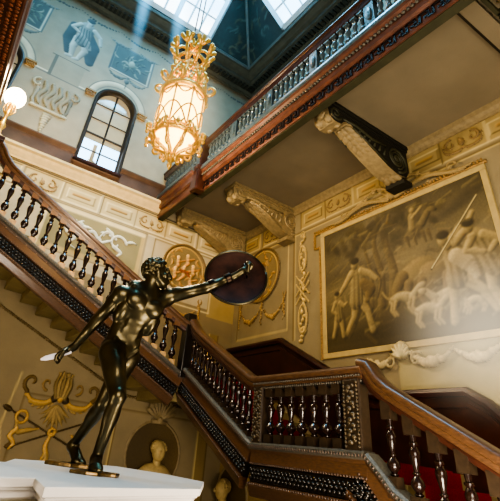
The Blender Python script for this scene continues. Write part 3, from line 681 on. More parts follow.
# niche + bust + shell
def niche(u, z, r, mp, fm, lab1, lab2, lab3):
    cv = Canvas(u-r*1.05, u+r*1.05, z-r*1.05, z+r*1.05, .014)
    d = np.hypot(cv.U-u, cv.V-z)/r; cv.M = d < 1
    sh = np.clip((cv.U-u)/r*.5+.45-(cv.V-z)/r*.1, .2, 1)  # recess shade painted on the flat disc, darker towards the left
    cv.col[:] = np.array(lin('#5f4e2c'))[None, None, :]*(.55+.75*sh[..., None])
    cv.H = -np.sqrt(np.clip(1-d*d, 0, 1))*r*.55*0
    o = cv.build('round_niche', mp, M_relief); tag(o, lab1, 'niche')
    b = MB(); pts = [fm(u+r*math.cos(a), z+r*math.sin(a), .0) for a in np.linspace(0, 2*PI, 41)]; b.tube(pts, .03, 6)
    b.build('niche_rim', M_tan, o)
    # bust
    b = MB()
    def e(du, dz, dn, ru, rz, rn, n=10):
        du, dz, dn, ru, rz, rn = [k*1.2 for k in (du, dz*.86+.06, dn+.05, ru, rz, rn)]; c = Vector(fm(u+du, z+dz, dn)); a1 = (Vector(fm(1, 0, 0))-Vector(fm(0, 0, 0))).normalized(); a2 = Vector((0, 0, 1)); a3 = (Vector(fm(0, 0, 1))-Vector(fm(0, 0, 0))).normalized()
        b.ball(c, (ru, rz, rn), n, 0, Matrix((a1, a2, a3)).transposed())
    e(0, .0, .16, .115, .155, .12, 14); e(-.01, .07, .11, .132, .125, .13, 12); e(0, -.17, .13, .07, .12, .075); e(0, -.38, .1, .3, .17, .13, 14); e(-.24, -.46, .1, .13, .14, .1); e(.24, -.46, .1, .13, .14, .1)
    e(-.03, -.01, .28, .022, .04, .03, 6); e(-.045, .03, .245, .022, .012, .015, 6); e(.045, .03, .245, .022, .012, .015, 6); e(0, -.075, .25, .03, .012, .015, 6)
    for k in range(9): e(.13*math.cos(k*PI/8), .05+.12*math.sin(k*PI/8), .15, .03, .03, .04, 6)
    o2 = b.build('stone_bust', mat('bust_stone', '#b09a68', .6, noise=.2, nscale=15), None, 'all'); tag(o2, lab2, 'bust')
    b = MB()
    for k in range(9):
        a = PI/2+(k-4)*.3; p0 = fm(u, z+r+.02, .05); p1 = fm(u+.34*math.cos(a), z+r+.06+.34*math.sin(a), .11); b.tube([p0, p1], [.02, .055], 6)
        b.ball(p1, .058, 6)
    b.ball(fm(u, z+r+.02, .06), .07, 8); b.tube([fm(u-.18, z+r-.02, .06), fm(u+.18, z+r-.02, .06)], .045, 6)
    o3 = b.build('shell_ornament', M_tan, None, 'all'); tag(o3, lab3, 'wall ornament')
niche(4.68, -.12, .63, on_win(.006), lambda u, v, h: (u, YW-h, v), 'round shadowed niche behind the white pedestal', 'pale stone bust in the round niche above the pedestal top', 'fluted scallop shell on top of the round niche')
niche(-9.02, -.65, .55, on_pic(.006), lambda u, v, h: (XW-h, -u, v), 'second round niche partly hidden under the stair string', 'stone bust low under the dark stair string', 'scallop shell under the stair string at the room corner')
# rope moulding under the stair
def rope(pts, label):
    b = MB(); P = [Vector(p) for p in pts]
    for a, c in zip(P[:-1], P[1:]):
        n = int((c-a).length/.06); d = (c-a)/n
        for i in range(n):
            q = a+d*(i+.5); b.ball(q, (.033, .03, .03), 6, 0)
        b.tube([a, c], .018, 5)
    return tag(b.build('rope_moulding', M_tandk, None, 'all'), label, 'moulding')
rope([(.2, YW-.03, 2.28), (3.75, YW-.03, .88), (5.72, YW-.03, .84)], 'twisted rope moulding running down the wall under the staircase')

# ------------------------------------------------------------------ stairs
KA, KB, KD = -.464, .515, .55
XA0, XA1 = -.35, 4.3            # flight A (along the window wall) base line from upper left to corner newel
def za(x): return 1.31+KA*(x-4.3)          # base line (top of base rail) of flight A
ZL = .17                                     # base level of the half landing
YB0, YB1 = 5.82, 8.2
def zb(y): return ZL+KB*(y-YB0)
YD0 = 3.72
def zd(y): return ZL+KD*(y-YD0)
pathA = [(XA0-.0, YA, za(XA0)), (4.42, YA, za(4.42))]
pathB = [(XS, 8.2, zb(8.2)), (XS, 7.95, zb(7.95)+.0), (XS, YB0, ZL), (XS, YD0, ZL), (XS, 3.55, zd(3.55)-.12), (XS, 3.3, zd(3.3)-.14), (XS, -.2, zd(-.2)-.14)]
# stone steps of flight A, treads and stepped soffit
st = thing('staircase_flight', 'upper stone stair flight along the window wall with stepped underside', 'staircase', (2.1, 8.9, za(2.1)))
b = MB(); n = 14; dx = .37; 
for i in range(n):
    x1 = 4.42-i*dx; z = 1.45+i*dx*abs(KA)
    b.box((x1-dx/2-.02, (YA+YW)/2+.03, z-.1), (dx+.04, YW-YA-.1, .2)); b.box((x1-dx+.03, (YA+YW)/2+.03, z-.26), (.1, YW-YA-.1, .3))
    b.box((x1-dx/2, (YA+YW)/2+.03, z-.34), (dx-.01, YW-YA-.1, .5)); b.box((x1-dx/2+.02, (YA+YW)/2+.03, z-.6), (dx+.03, YW-YA-.1, .05))
b.build('stone_steps', M_stone, st, bevel=.015)
b = MB()
for i in range(n):
    x1 = 4.42-i*dx; z = 1.45+i*dx*abs(KA); b.box((x1-dx/2, (YA+YW)/2, z+.008), (dx, .8, .016)); b.box((x1-dx-.005+0, (YA+YW)/2, z+.09), (.016, .8, .17))
b.build('red_carpet', M_carpet, st)
ld = thing('stair_landing', 'corner landing joining the two flights below the gallery', 'stair landing', (5.4, 8.9, 1.4))
b = MB(); b.box(((XS+XW)/2, (YA+YW)/2, 1.32), (XW-XS-.02, YW-YA-.02, .2)); b.build('landing_slab', M_stone, ld)
b = MB(); b.box(((XS+XW)/2, (YA+YW)/2, 1.43), (1.2, .9, .02)); b.build('red_carpet', M_carpet, ld)
def flight_y(name, label, y0, z0, n, dy, dz, xw=(XS+.1, XW-.01)):
    r = thing(name, label, 'staircase', ((xw[0]+xw[1])/2, y0, z0)); b = MB(); c = MB(); cx = (xw[0]+xw[1])/2; w = xw[1]-xw[0]
    for i in range(n):
        y = y0-i*dy-dy/2; z = z0-(i+1)*dz
        b.box((cx, y, z-.15), (w, dy+.02, .3)); c.box((cx, y, z+.008), (1.25, dy, .016)); c.box((cx, y0-i*dy-.005, z+dz/2), (1.25, .016, dz))
    b.build('stone_steps', M_stone, r, bevel=.01); c.build('red_carpet', M_carpet, r); return r
flight_y('staircase_flight', 'middle stair flight with red carpet along the mural wall behind the sloping balusters', 8.2, 1.42, 7, .34, .178)
r = thing('stair_landing', 'half landing with red carpet behind the level balustrade', 'stair landing', (5.4, 4.8, .15)); b = MB(); b.box(((XS+XW)/2+.04, 4.78, .05), (XW-XS-.1, 2.14, .22)); b.build('landing_slab', M_stone, r)
b = MB(); b.box((5.4, 4.78, .17), (1.25, 2.1, .02)); b.build('red_carpet', M_carpet, r)
flight_y('staircase_flight', 'lower stair flight with red carpet running off the right edge', 3.7, .16, 11, .335, .184)
# wood dado on the wall side
M_dado = mat('dado_wood', '#37190f', .35, noise=.35, nscale=5)
r = thing('stair_dado', 'dark wooden dado panelling following the stairs on the mural wall', 'dado', (XW, 5.5, .5))
path = [(XW, YW, 2.28), (XW, 7.5, 2.28), (XW, 7.2, 2.12), (XW, 5.35, 1.16), (XW, 5.1, 1.1), (XW, 3.55, 1.1), (XW, 3.3, .95), (XW, 3.1, .75), (XW, -.4, -1.2)]
b = MB()
vs = [p for p in path]+[(XW, y, z-1.15) for _, y, z in path]; k = len(path)
vs = [(XW-.05, y, z) for _, y, z in vs]; b.add(vs, [(i, i+1, i+1+k, i+k) for i in range(k-1)]); b.build('dado_panel', M_dado, r)
b = MB(); b.sweep(path, [(0, -.02), (-.11, -.02), (-.14, .03), (-.12, .08), (-.06, .1), (0, .1)], (1, 0, 0)); b.sweep([(x, y, z-.13) for x, y, z in path], [(0, -.03), (-.08, -.03), (-.08, .03), (0, .03)], (1, 0, 0)); b.build('dado_rail', M_dado, r, 30)
# door to the right on the half landing wall
# ------------------------------------------------------------------ strings (the carved outer edge of the stair)
def string(root, path, side):
    sgn = 1
    pr = {'base_rail': ([(-.09, -.02), (-.12, .0), (-.12, .045), (-.09, .07), (.09, .07), (.1, -.02)], M_rail_pale),
          'upper_fascia': ([(-.05, -.2), (-.07, -.18), (-.06, -.06), (-.08, -.02), (.06, -.02), (.06, -.2)], M_wood),
          'carved_ground': ([(-.03, -.42), (-.05, -.4), (-.05, -.22), (-.03, -.2), (.06, -.2), (.06, -.42)], M_carve),
          'lower_fascia': ([(-.03, -.58), (-.05, -.56), (-.08, -.47), (-.1, -.45), (-.1, -.41), (.06, -.41), (.06, -.58)], M_wood)}
    for nme, (p, m) in pr.items():
        b = MB(); b.sweep(path, p, side); b.build(nme, m, root, 30)
    # carved leaves and egg mouldings
    S = Vector(side)
    b = MB(); e = MB(); P = [Vector(p) for p in path]
    for a, c in zip(P[:-1], P[1:]):
        t = (c-a).normalized(); nrm = t.cross(S); nrm = nrm if nrm.z > 0 else -nrm; L = (c-a).length
        R = Matrix((t, S, nrm)).transposed()
        q = .035
        while q < L:
            for j, (h, tilt) in enumerate(((-.26, .6), (-.31, 0), (-.36, -.6))):
                b.ball(a+t*(q+(.03 if j == 1 else 0))+nrm*h-S*.06, (.036, .03, .022), 6, 0, R @ Matrix.Rotation(tilt, 3, 'Y'))
            q += .075
        q = .02
        while q < L:
            e.ball(a+t*q+nrm*-.19-S*.075, (.014, .014, .014), 5, 0, R); e.ball(a+t*q+nrm*-.43-S*.1, (.014, .014, .014), 5, 0, R); e.ball(a+t*q+nrm*.02-S*.125, (.012, .01, .018), 5, 0, R); q += .045
    b.build('carved_leaf_band', M_carve, root, 'all'); e.build('bead_moulding', mat('worn_bead_wood', '#54443a', .4), root, 'all')
balu_prof = [(.026, 0), (.036, .02), (.036, .04), (.024, .06), (.03, .08), (.052, .14), (.058, .19), (.05, .25), (.03, .31), (.024, .335), (.034, .35), (.034, .37), (.022, .39), (.024, .45), (.031, .52), (.04, .6), (.046, .67), (.044, .72), (.032, .78), (.024, .81), (.038, .84), (.038, .87), (.024, .89), (.03, 1.)]
def baluster_mesh(h, blk, mats, slope=0., sc_=1., ax='x', nseg=10):
    """h: clear height between rails; square blocks of height blk top and bottom"""
    b = MB(); w = .052*sc_; ov = abs(slope)*w*2+.02
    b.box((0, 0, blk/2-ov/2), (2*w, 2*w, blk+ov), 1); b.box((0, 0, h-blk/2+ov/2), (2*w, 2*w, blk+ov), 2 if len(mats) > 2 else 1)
    b.lathe([(r*sc_, blk+z*(h-2*blk)) for r, z in balu_prof], (0, 0, 0), nseg, 0)
    o = b.build('baluster', mats, None, 35); me = o.data; bpy.data.objects.remove(o); return me
def add_balusters(root, me, pts, rz=0.):
    for p in pts:
        o = bpy.data.objects.new('baluster', me); C.objects.link(o); o.location = p; o.rotation_euler = (0, 0, rz); setparent(o, root)
rail_prof = [(-.07, -.11), (-.09, -.07), (-.085, -.05), (-.11, -.03), (-.12, 0), (-.105, .035), (-.06, .05), (0, .058), (.06, .05), (.105, .035), (.12, 0), (.11, -.03), (.085, -.05), (.09, -.07), (.07, -.11)]
rails_dk = [(-.05, -.17), (-.065, -.13), (-.06, -.1), (.06, -.1), (.065, -.13), (.05, -.17)]
HA, HB = 1.1, .96      # rail top over base
# balustrade A
rA = thing('balustrade', 'long sloping balustrade behind the bronze head with mahogany handrail and pale blocked balusters', 'balustrade', (2.2, YA, za(2.2)))
string(rA, pathA, (0, 1, 0))
b = MB()
pr = [(-.62, YA, za(-.4)+HA+.24), (-.42, YA, za(-.4)+HA+.2), (-.3, YA, za(-.3)+HA+.12), (-.2, YA, za(-.2)+HA+.02), (-.05, YA, za(-.05)+HA-.04), (.2, YA, za(.2)+HA-.06), (4.2, YA, za(4.2)+HA-.06), (4.44, YA, za(4.44)+HA-.04)]
b.sweep(pr, rail_prof, (0, 1, 0)); b.build('handrail', M_wood, rA, 50)
b = MB(); b.sweep(pr, rails_dk, (0, 1, 0)); b.build('under_rail', M_wooddk, rA)
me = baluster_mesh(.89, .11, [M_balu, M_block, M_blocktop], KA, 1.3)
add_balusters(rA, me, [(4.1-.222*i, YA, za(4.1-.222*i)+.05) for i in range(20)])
b = MB(); b.box((4.42, YA-.0, 1.95), (.2, .22, 1.2)); b.box((4.42, YA, 1.32), (.26, .28, .12)); b.build('newel_post', M_carve, rA, bevel=.01)
# left newel
b = MB(); b.box((-.55, YA, 3.95), (.24, .24, 1.7)); b.box((-.55, YA, 4.83), (.32, .32, .1)); b.build('newel_post', M_wooddk, rA, bevel=.01)
# balustrade B-C-D as three pieces
rB = thing('balustrade', 'short steep balustrade between the corner newel and the level landing rail', 'balustrade', (XS, 7, zb(7)))
rC = thing('balustrade', 'level landing balustrade with carved posts in front of the mural', 'balustrade', (XS, 4.8, ZL))
rD = thing('balustrade', 'descending balustrade with thick pale brown handrail at the lower right', 'balustrade', (XS, 2.5, zd(2.5)))
sx = (1, 0, 0)
string(rB, [(XS, 8.3, zb(8.3)), (XS, YB0+.06, ZL+.0+KB*.06), (XS, YB0, ZL)], sx); string(rC, [(XS, YB0, ZL), (XS, YD0, ZL)], sx)
string(rD, [(XS, YD0, ZL), (XS, 3.58, ZL-.12), (XS, 3.4, zd(3.4)-.12), (XS, -.3, zd(-.3)-.12)], sx)
prB = [(XS, 8.36, zb(8.3)+HB+.0), (XS, 8.24, zb(8.3)+HB+.05), (XS, 8.12, zb(8.12)+HB+.03), (XS, 7.95, zb(7.95)+HB-.04), (XS, 7.7, zb(7.7)+HB-.06), (XS, YB0+.12, zb(YB0+.1)+HB-.06), (XS, YB0-.02, ZL+HB-.04)]
prC = [(XS, YB0-.02, ZL+HB-.04), (XS, YD0-.02, ZL+HB-.04)]
prD = [(XS, YD0+.02, ZL+HB+.04), (XS, 3.62, ZL+HB+.0), (XS, 3.5, ZL+HB-.17), (XS, 3.36, ZL+HB-.28), (XS, 3.18, ZL+HB-.38), (XS, -.3, ZL+HB-.38+KD*(-.3-3.18))]
for r_, p_ in ((rB, prB), (rC, prC), (rD, prD)):
    b = MB(); b.sweep(p_, rail_prof, sx); b.build('handrail', M_wood, r_, 50); b = MB(); b.sweep(p_, rails_dk, sx); b.build('under_rail', M_carve if r_ is rC else M_wooddk, r_)
b = MB(); q = YD0
while q < YB0: b.ball((XS-.07, q, ZL+HB-.17), (.012, .012, .018), 5); b.ball((XS-.1, q, ZL+HB-.11), (.012, .015, .014), 5); q += .04
b.build('carved_bead', M_rail_pale, rC, 'all')
meB = baluster_mesh(.75, .08, [M_balu, M_blockdk], KB, 1.1); add_balusters(rB, meB, [(XS, 8.02-.155*i, zb(8.02-.155*i)+.04) for i in range(14)])
meC = baluster_mesh(.72, .12, [M_balu, M_blockdk], 0, 1.3, nseg=14); add_balusters(rC, meC, [(XS, 5.47-.222*i, ZL+.06) for i in range(7)])
meD = baluster_mesh(.72, .1, [M_balu, M_blockdk], KD, 1.2, nseg=14); add_balusters(rD, meD, [(XS, 3.42-.262*i, zd(3.42-.262*i)-.07) for i in range(9)])
def carved_post(root, y, w):
    b = MB(); b.box((XS, y, ZL+.43), (.16, w, .78)); b.box((XS-.06, y, ZL+.43), (.07, w*.98, .76)); o = b.build('carved_post', M_blockdk, root, bevel=.012)
    c = MB()
    for s_ in (-1, 1):
        q = ZL+.1
        while q < ZL+.78: c.ball((XS-.1, y+s_*w*.38, q), (.016, .018, .018), 5); q += .042
    for k in range(11):
        z = ZL+.14+.058*k
        c.ball((XS-.1, y+.012*(-1)**k*2, z), (.022, w*.16, .026), 6); c.ball((XS-.1, y-.02*(-1)**k*2, z+.02), (.018, w*.1, .02), 6)
    c.build('carved_drop', mat('carved_drop_wood', '#4f4330', .35, noise=.5, nscale=40), o, 'all')
carved_post(rC, 5.68, .2); carved_post(rC, 3.87, .26)

# ------------------------------------------------------------------ gallery
ZG0, ZG1 = 5.14, 5.86; GXM = 3.86
def fascia(root, path, side):
    for nme, p, m in (('fascia_soffit_edge', [(-.0, 0), (.14, 0), (.14, .42), (.0, .42)], M_green), ('meander_band', [(-.02, .02), (-.03, .05), (-.03, .24), (-.02, .27), (.1, .27), (.1, .02)], M_fascia),
                      ('fascia_moulding', [(-.04, .27), (-.09, .3), (-.1, .37), (-.08, .4), (-.1, .46), (-.15, .5), (-.16, .56), (.1, .56), (.1, .27)], M_fascia),
                      ('base_rail', [(-.18, .56), (-.19, .6), (-.17, .68), (-.12, .74), (.12, .74), (.12, .56)], M_gbal)):
        b = MB(); b.sweep(path, p, side, upv=(0, 0, 1)); b.build(nme, m, root, 30)
gal = thing('gallery_balustrade', 'long dark gallery balustrade with red mahogany fascia crossing the upper right', 'balustrade', (GXM, 3, ZG0))
fascia(gal, [(GXM, 7.75, ZG0), (GXM, YB+.05, ZG0)], sx)
# key pattern
b = MB(); y = 7.6; x = GXM-.035
while y > .6:
    for (dy, z, ly, lz) in ((0, .15, .036, .17), (.065, .22, .15, .034), (.13, .17, .036, .11), (.1, .125, .08, .032), (.05, .085, .0, .0)):
        if ly: b.box((x, y-dy, ZG0+z), (.03, ly, lz))
    b.box((x, y+.045, ZG0+.085), (.03, .09, .028)); y -= .2
b.build('key_pattern', mat('dark_key_pattern', '#1c0f0a', .5), gal)
b = MB(); y = 7.7
while y > 0: b.ball((GXM-.11, y, ZG0+.43), (.028, .03, .03), 6); y -= .07
b.build('egg_moulding', M_rail_pale, gal, 'all')
ZR = 6.62
def grail(root, path, side):
    b = MB(); b.sweep(path, rail_prof, side, upv=(0, 0, 1)); b.sweep(path, [(-.07, -.17), (-.08, -.1), (.08, -.1), (.07, -.17)], side, upv=(0, 0, 1)); b.build('handrail', M_wooddk, root, 50)
grail(gal, [(GXM-.04, 7.6, ZR), (GXM-.04, YB+.05, ZR)], sx)
meG = baluster_mesh(.60, .06, [M_gbal, M_gbal], 0, 1.15, nseg=8)
ys = []; y = 7.32; i = 0; dies = []
while y > .2:
    if i % 8 == 7: dies.append(y-.03); y -= .21
    else: ys.append(y); y -= .148
    i += 1
add_balusters(gal, meG, [(GXM-.04, y, ZG1+.0) for y in ys])
for y in dies:
    b = MB(); b.box((GXM-.04, y, ZG1+.3), (.12, .19, .62)); b.ball((GXM-.11, y, ZG1+.32), (.02, .06, .16), 8); b.build('baluster_pier', M_gbal, gal)
# projecting end by the window wall
ge = thing('gallery_balustrade', 'projecting end of the gallery balustrade beside the lantern, against the window wall', 'balustrade', (3.66, 8.6, ZG0))
GE = 3.70
fascia(ge, [(GE, YW-.02, ZG0), (GE, 7.62, ZG0)], sx)
b = MB()
b.box((GE+.06, 7.58, ZG0+.3), (.3, .3, .6)); b.box((GE+.06, 7.58, ZG0+.64), (.34, .34, .12)); b.box((GE+.08, 7.6, 6.2), (.24, .24, .9)); b.box((GE+.06, 7.58, 6.66), (.36, .36, .14)); b.build('corner_post', M_wooddk, ge, bevel=.03)
b = MB(); 
for k in range(3): b.tube([(GE-.05+.0, 7.52+.05*k, 5.9), (GE-.05, 7.52+.05*k, 6.55)], .016, 6)
b.build('post_reeding', M_gbal, ge)
grail(ge, [(GE+.0, YW-.02, ZR-.04), (GE+.0, 7.6, ZR-.04)], sx)
add_balusters(ge, meG, [(GE, 9.4-.15*i, ZG1) for i in range(12)])
# soffit slab of the gallery
b = MB(); b.box(((3.95+XW)/2, (YW+YB)/2, 5.6), (XW-3.95, YW-YB, .12)); tag(b.build('ceiling_gallery_soffit', M_soffit), kind='structure')
b = MB(); b.box(((3.9+XW)/2, (YW+YB)/2, 5.8), (XW-3.9, YW-YB, .1)); b.build('floor_gallery', M_wooddk)['kind'] = 'structure'
b = MB()
b.box(((4.1+XW)/2, 1.5, 5.51), (XW-4.15, .035, .08)); b.box(((4.1+XW)/2, 1.37, 5.5), (XW-4.15, .22, .09), 1); tag(b.build('trim_soffit_rib', [M_carve, M_soffit]), kind='structure')
# carved coffer panels at the far right of the soffit
for i, (x, y, lab) in enumerate(((4.45, .95, 'carved coffer in the gallery soffit nearest the fascia at top right'), (5.0, .95, 'second carved coffer of the soffit at the top right corner'), (5.5, 1.05, 'third carved coffer at the extreme top right edge'))):
    r = thing('soffit_coffer', lab, 'coffer', (x, y, 5.54)); b = MB()
    for dx_, dy_, a, c in ((-.24, 0, .05, .5), (.24, 0, .05, .5), (0, -.24, .5, .05), (0, .24, .5, .05)): b.box((x+dx_, y+dy_, 5.5), (a, c, .09))
    b.build('coffer_frame', M_green, r)
    b = MB()
    for k in range(8):
        a = k*PI/4; b.tube([(x+.03*math.cos(a), y+.03*math.sin(a), 5.5), (x+.11*math.cos(a), y+.11*math.sin(a), 5.47), (x+.19*math.cos(a+.3), y+.19*math.sin(a+.3), 5.52)], [.02, .045, .015], 6)
    b.ball((x, y, 5.48), .04, 8); b.build('carved_rosette', M_tan, r, 'all')
# left gallery beam
r = thing('gallery_beam', 'carved mahogany gallery edge running up the left border of the photo', 'beam', (-.8, 3, 5.2))
b = MB(); b.sweep([(-.80, YW-.02, 5.2), (-.80, YB+.05, 5.2)], [(0, 0), (.03, .02), (.04, .12), (.07, .16), (.07, .3), (.03, .36), (0, .4), (-.5, .4), (-.5, 0)], sx, upv=(0, 0, 1)); b.build('beam_moulding', M_wooddk, r, 30)
b = MB(); y = 8.5
while y > 2:
    for xx in (-.86, -.95, -1.06, -1.16): b.ball((xx, y+random.uniform(-.02, .02), 5.2), (.04, .03, .02), 6, 0, Matrix.Rotation(random.uniform(-1, 1), 3, 'Z'))
    y -= .075
b.build('carved_soffit_band', mat('red_gold_carving', '#6b3a20', .4, noise=.5, nscale=40), r, 'all')
b = MB(); b.box((-1.75, (YW+YB)/2, 5.45), (1.9, YW-YB, .25)); tag(b.build('ceiling_left_gallery', M_soffit), kind='structure')

# consoles (brackets) under the gallery
def console(y, label, body=M_tan, x0=4.12, x1=6.36, w=.34, zt=5.53):
    r = thing('gallery_console', label, 'bracket', (XW, y, 5.0), None)
    # side silhouette in x,z
    out = [(x0, 0), (x0-.03, -.16), (x0+.02, -.34), (x0+.14, -.4), (x0+.3, -.38), (x0+.36, -.3), (x0+.48, -.24), (x0+.62, -.28), (x0+.85, -.42), (x0+1.15, -.56), (x0+1.5, -.72), (x0+1.75, -.78), (x0+2.0, -.74), (x0+2.1, -.6), (x1, -.56), (x1, 0)]
    b = MB(); k = len(out)
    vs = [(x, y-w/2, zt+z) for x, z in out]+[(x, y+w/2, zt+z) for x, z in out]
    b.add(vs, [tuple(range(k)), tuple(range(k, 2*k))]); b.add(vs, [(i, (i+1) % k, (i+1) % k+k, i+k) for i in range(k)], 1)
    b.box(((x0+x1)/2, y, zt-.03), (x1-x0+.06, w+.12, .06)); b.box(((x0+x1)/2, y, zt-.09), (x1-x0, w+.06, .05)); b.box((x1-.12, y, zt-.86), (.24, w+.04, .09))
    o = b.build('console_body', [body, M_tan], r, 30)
    # scrolls on both sides
    b = MB()
    for sg in (-1, 1):
        yy = y+sg*(w/2+.0)
        def spiral(cx, cz, r0, r1, a0, a1, t=.028):
            b.tube([(cx+(r0+(r1-r0)*q)*math.cos(a0+(a1-a0)*q), yy, zt+cz+(r0+(r1-r0)*q)*math.sin(a0+(a1-a0)*q)) for q in np.linspace(0, 1, 30)], t, 6)
        spiral(x0+1.78, -.42, .3, .03, -PI*.5, PI*3.2, .03); spiral(x0+1.78, -.42, .22, .03, -PI*.5, PI*2.6, .02); spiral(x0+.17, -.2, .15, .02, -.3, -PI*3, .024)
        b.tube([(x0+.36, yy, zt-.24), (x0+.7, yy, zt-.22), (x0+1.1, yy, zt-.3), (x0+1.5, yy, zt-.25)], [.02, .035, .035, .02], 6)
        b.tube([(x0+.6, yy, zt-.3), (x0+1.0, yy, zt-.45), (x0+1.45, yy, zt-.66)], .025, 6)
        for q in range(6): b.tube([(x0+.75+.13*q, yy, zt-.34-.035*q), (x0+.85+.13*q, yy, zt-.2-.01*q)], [.03, .01], 6)
        b.ball((x0+1.78, yy, zt-.42), (.06, .03, .06), 8)
    b.build('side_scroll', M_tan if body is M_tan else M_green, r, 'all')
    b = MB()   # acanthus leaf on the underside, curled tip
    for q in range(11):
        x = x0+.6+.12*q; z = zt-.3-.047*q-(.0 if q < 9 else 0)
        for sg in (-1, 0, 1): b.ball((x, y+sg*.1, z-.005), (.13, .075, .04), 8, 0, Matrix.Rotation(.38, 3, 'Y') @ Matrix.Rotation(sg*.4, 3, 'Z'))
    for sg in (-1, 1):
        b.ball((x0+.08, y+sg*.1, zt-.3), (.1, .09, .11), 10); b.ball((x0+.3, y+sg*.09, zt-.34), (.07, .07, .07), 8)
    b.ball((x0+.0, y, zt-.22), (.07, .12, .1), 10)
    b.build('acanthus_leaf', M_tan, r, 'all')
console(4.0, 'large carved acanthus console under the gallery directly above the mural', mat('shadowed_console_side', '#211f14', .7), x0=4.18, x1=6.3, w=.36)  # painted shade: dark side faces, with green side scrolls to match
console(7.3, 'large carved console with spiral side, under the gallery above the shield', x0=4.5, x1=6.38)
console(9.28, 'scrolled console flat against the window wall at the inner corner', x0=4.2, x1=6.3)
console(.7, 'console beyond the mural near the top right edge, outside view') if False else None

# ------------------------------------------------------------------ lantern
LX, LY = 2.0, 5.16
lan = thing('hanging_lantern', 'large gilt lantern with crown top and glowing glass, hanging before the window', 'lantern', (LX, LY, 6.75))
n8 = 8; rb = .37
def ringp(r, z, a): return (LX+r*math.cos(a), LY+r*math.sin(a), z)
b = MB(); b.lathe([(.30, 4.28), (.35, 4.34), (.36, 5.2), (.33, 5.25)], (LX, LY, 0), 16, cap=False); b.build('glass_body', M_lampglass, lan, 'all')
b = MB(); b.lathe([(.02, 4.0), (.16, 4.05), (.28, 4.18), (.31, 4.3)], (LX, LY, 0), 16, cap=False); b.build('glass_bowl', M_lampglass, lan, 'all')
b = MB()
for k in range(n8):
    a = 2*PI*k/n8; b.tube([ringp(rb, 4.25, a), ringp(rb+.01, 5.25, a)], .016, 6)
for z, r_, t in ((4.28, rb, .045), (4.36, rb, .02), (5.15, rb, .022), (5.25, rb+.01, .055), (5.34, rb-.03, .035)):
    b.tube([ringp(r_, z, 2*PI*k/24) for k in range(25)], t, 6)
for k in range(8):
    a0 = 2*PI*k/8
    for sg in (-1, 1): b.tube([ringp(rb+.02, 4.3+.5*math.sin(PI*q*.5), a0+sg*q*.78) for q in np.linspace(0, 1, 9)], .014, 5)
    b.tube([ringp(rb+.02, 5.2-.18*math.sin(PI*q), a0+q*.78) for q in np.linspace(0, 1, 8)], .014, 5)
b.build('gilt_cage', M_gilt, lan, 'all')
def spir(b, o, ex, ez, cx, cz, r0, r1, a0, a1, t0, t1, n=18):
    b.tube([Vector(o)+ex*(cx+(r0+(r1-r0)*q)*math.cos(a0+(a1-a0)*q))+ez*(cz+(r0+(r1-r0)*q)*math.sin(a0+(a1-a0)*q)) for q in np.linspace(0, 1, n)], list(np.linspace(t0, t1, n)), 6)
ez = Vector((0, 0, 1))
b = MB()
for k in range(n8):
    a = 2*PI*k/n8; ex = Vector((math.cos(a), math.sin(a), 0)); o = Vector((LX, LY, 0))
    spir(b, o, ex, ez, rb+.08, 4.34, .12, .02, PI, PI+5.2, .028, .02)          # lower volutes
    spir(b, o, ex, ez, .26, 4.05, .1, .02, PI*.5, PI*.5-5, .028, .018)
    b.tube([o+ex*(rb+.04)+ez*4.26, o+ex*.3+ez*4.1, o+ex*.12+ez*4.02, o+ex*.03+ez*3.9], [.03, .03, .035, .02], 6)
    for j in range(3): b.ball(o+ex*(rb+.12)+ez*(4.2+.07*j), (.035, .035, .045), 6)
    aa = a+PI/n8; e2 = Vector((math.cos(aa), math.sin(aa), 0)); b.tube([o+e2*(rb-.02)+ez*4.5, o+e2*(rb+.02)+ez*4.38, o+e2*(rb+.05)+ez*4.25], [.01, .04, .015], 6)
    for q in range(3): b.tube([o+e2*(rb+.03)+ez*4.28, o+e2*(rb+.05)+ez*(4.42)+Vector((-math.sin(aa), math.cos(aa), 0))*(q-1)*.09], [.03, .012], 5)
b.build('lower_scroll', M_gilt, lan, 'all')
b = MB()
for k in range(n8):
    a = 2*PI*k/n8+.2; ex = Vector((math.cos(a), math.sin(a), 0)); o = Vector((LX, LY, 0))
    spir(b, o, ex, ez, rb+.07, 5.46, .16, .02, -PI*.9, -PI*.9+5.6, .036, .02)
    spir(b, o, ex, ez, .3, 5.74, .12, .02, -PI*.9, -PI*.9+5.4, .03, .018); b.tube([o+ex*(rb+.0)+ez*5.3, o+ex*(rb-.04)+ez*5.6, o+ex*.2+ez*5.98], [.035, .045, .03], 6)
for j, (r_, z) in enumerate(((.34, 5.4), (.31, 5.52), (.27, 5.64), (.23, 5.78), (.19, 5.92))):
    for k in range(14):
        a = 2*PI*k/14+j; b.ball(ringp(r_, z, a), (.045, .045, .07), 6)
b.build('upper_foliage', M_gilt, lan, 'all')
b = MB()   # crown
b.tube([ringp(.19, 6.0, 2*PI*k/20) for k in range(21)], .03, 6)
b.tube([ringp(.25, 6.12, 2*PI*k/20) for k in range(21)], .022, 6)
for k in range(8):
    a = 2*PI*k/8; ex = Vector((math.cos(a), math.sin(a), 0)); o = Vector((LX, LY, 0))
    b.tube([o+ex*.19+ez*6.0, o+ex*.3+ez*6.15, o+ex*.33+ez*6.3, o+ex*.25+ez*6.42, o+ex*.06+ez*6.5], [.035, .032, .032, .03, .03], 6)
    for q in (-1, 0, 1):
        s2 = Vector((-math.sin(a), math.cos(a), 0)); b.tube([o+ex*.32+ez*6.33, o+ex*(.40)+ez*(6.46+.04*(q == 0))+s2*q*.1], [.025, .045], 6)
        b.ball(o+ex*.40+ez*(6.46+.05*(q == 0))+s2*q*.1, .045, 6)
b.ball((LX, LY, 6.53), .07, 8); b.tube([(LX, LY, 6.5), (LX, LY, 6.72)], [.03, .05], 6)
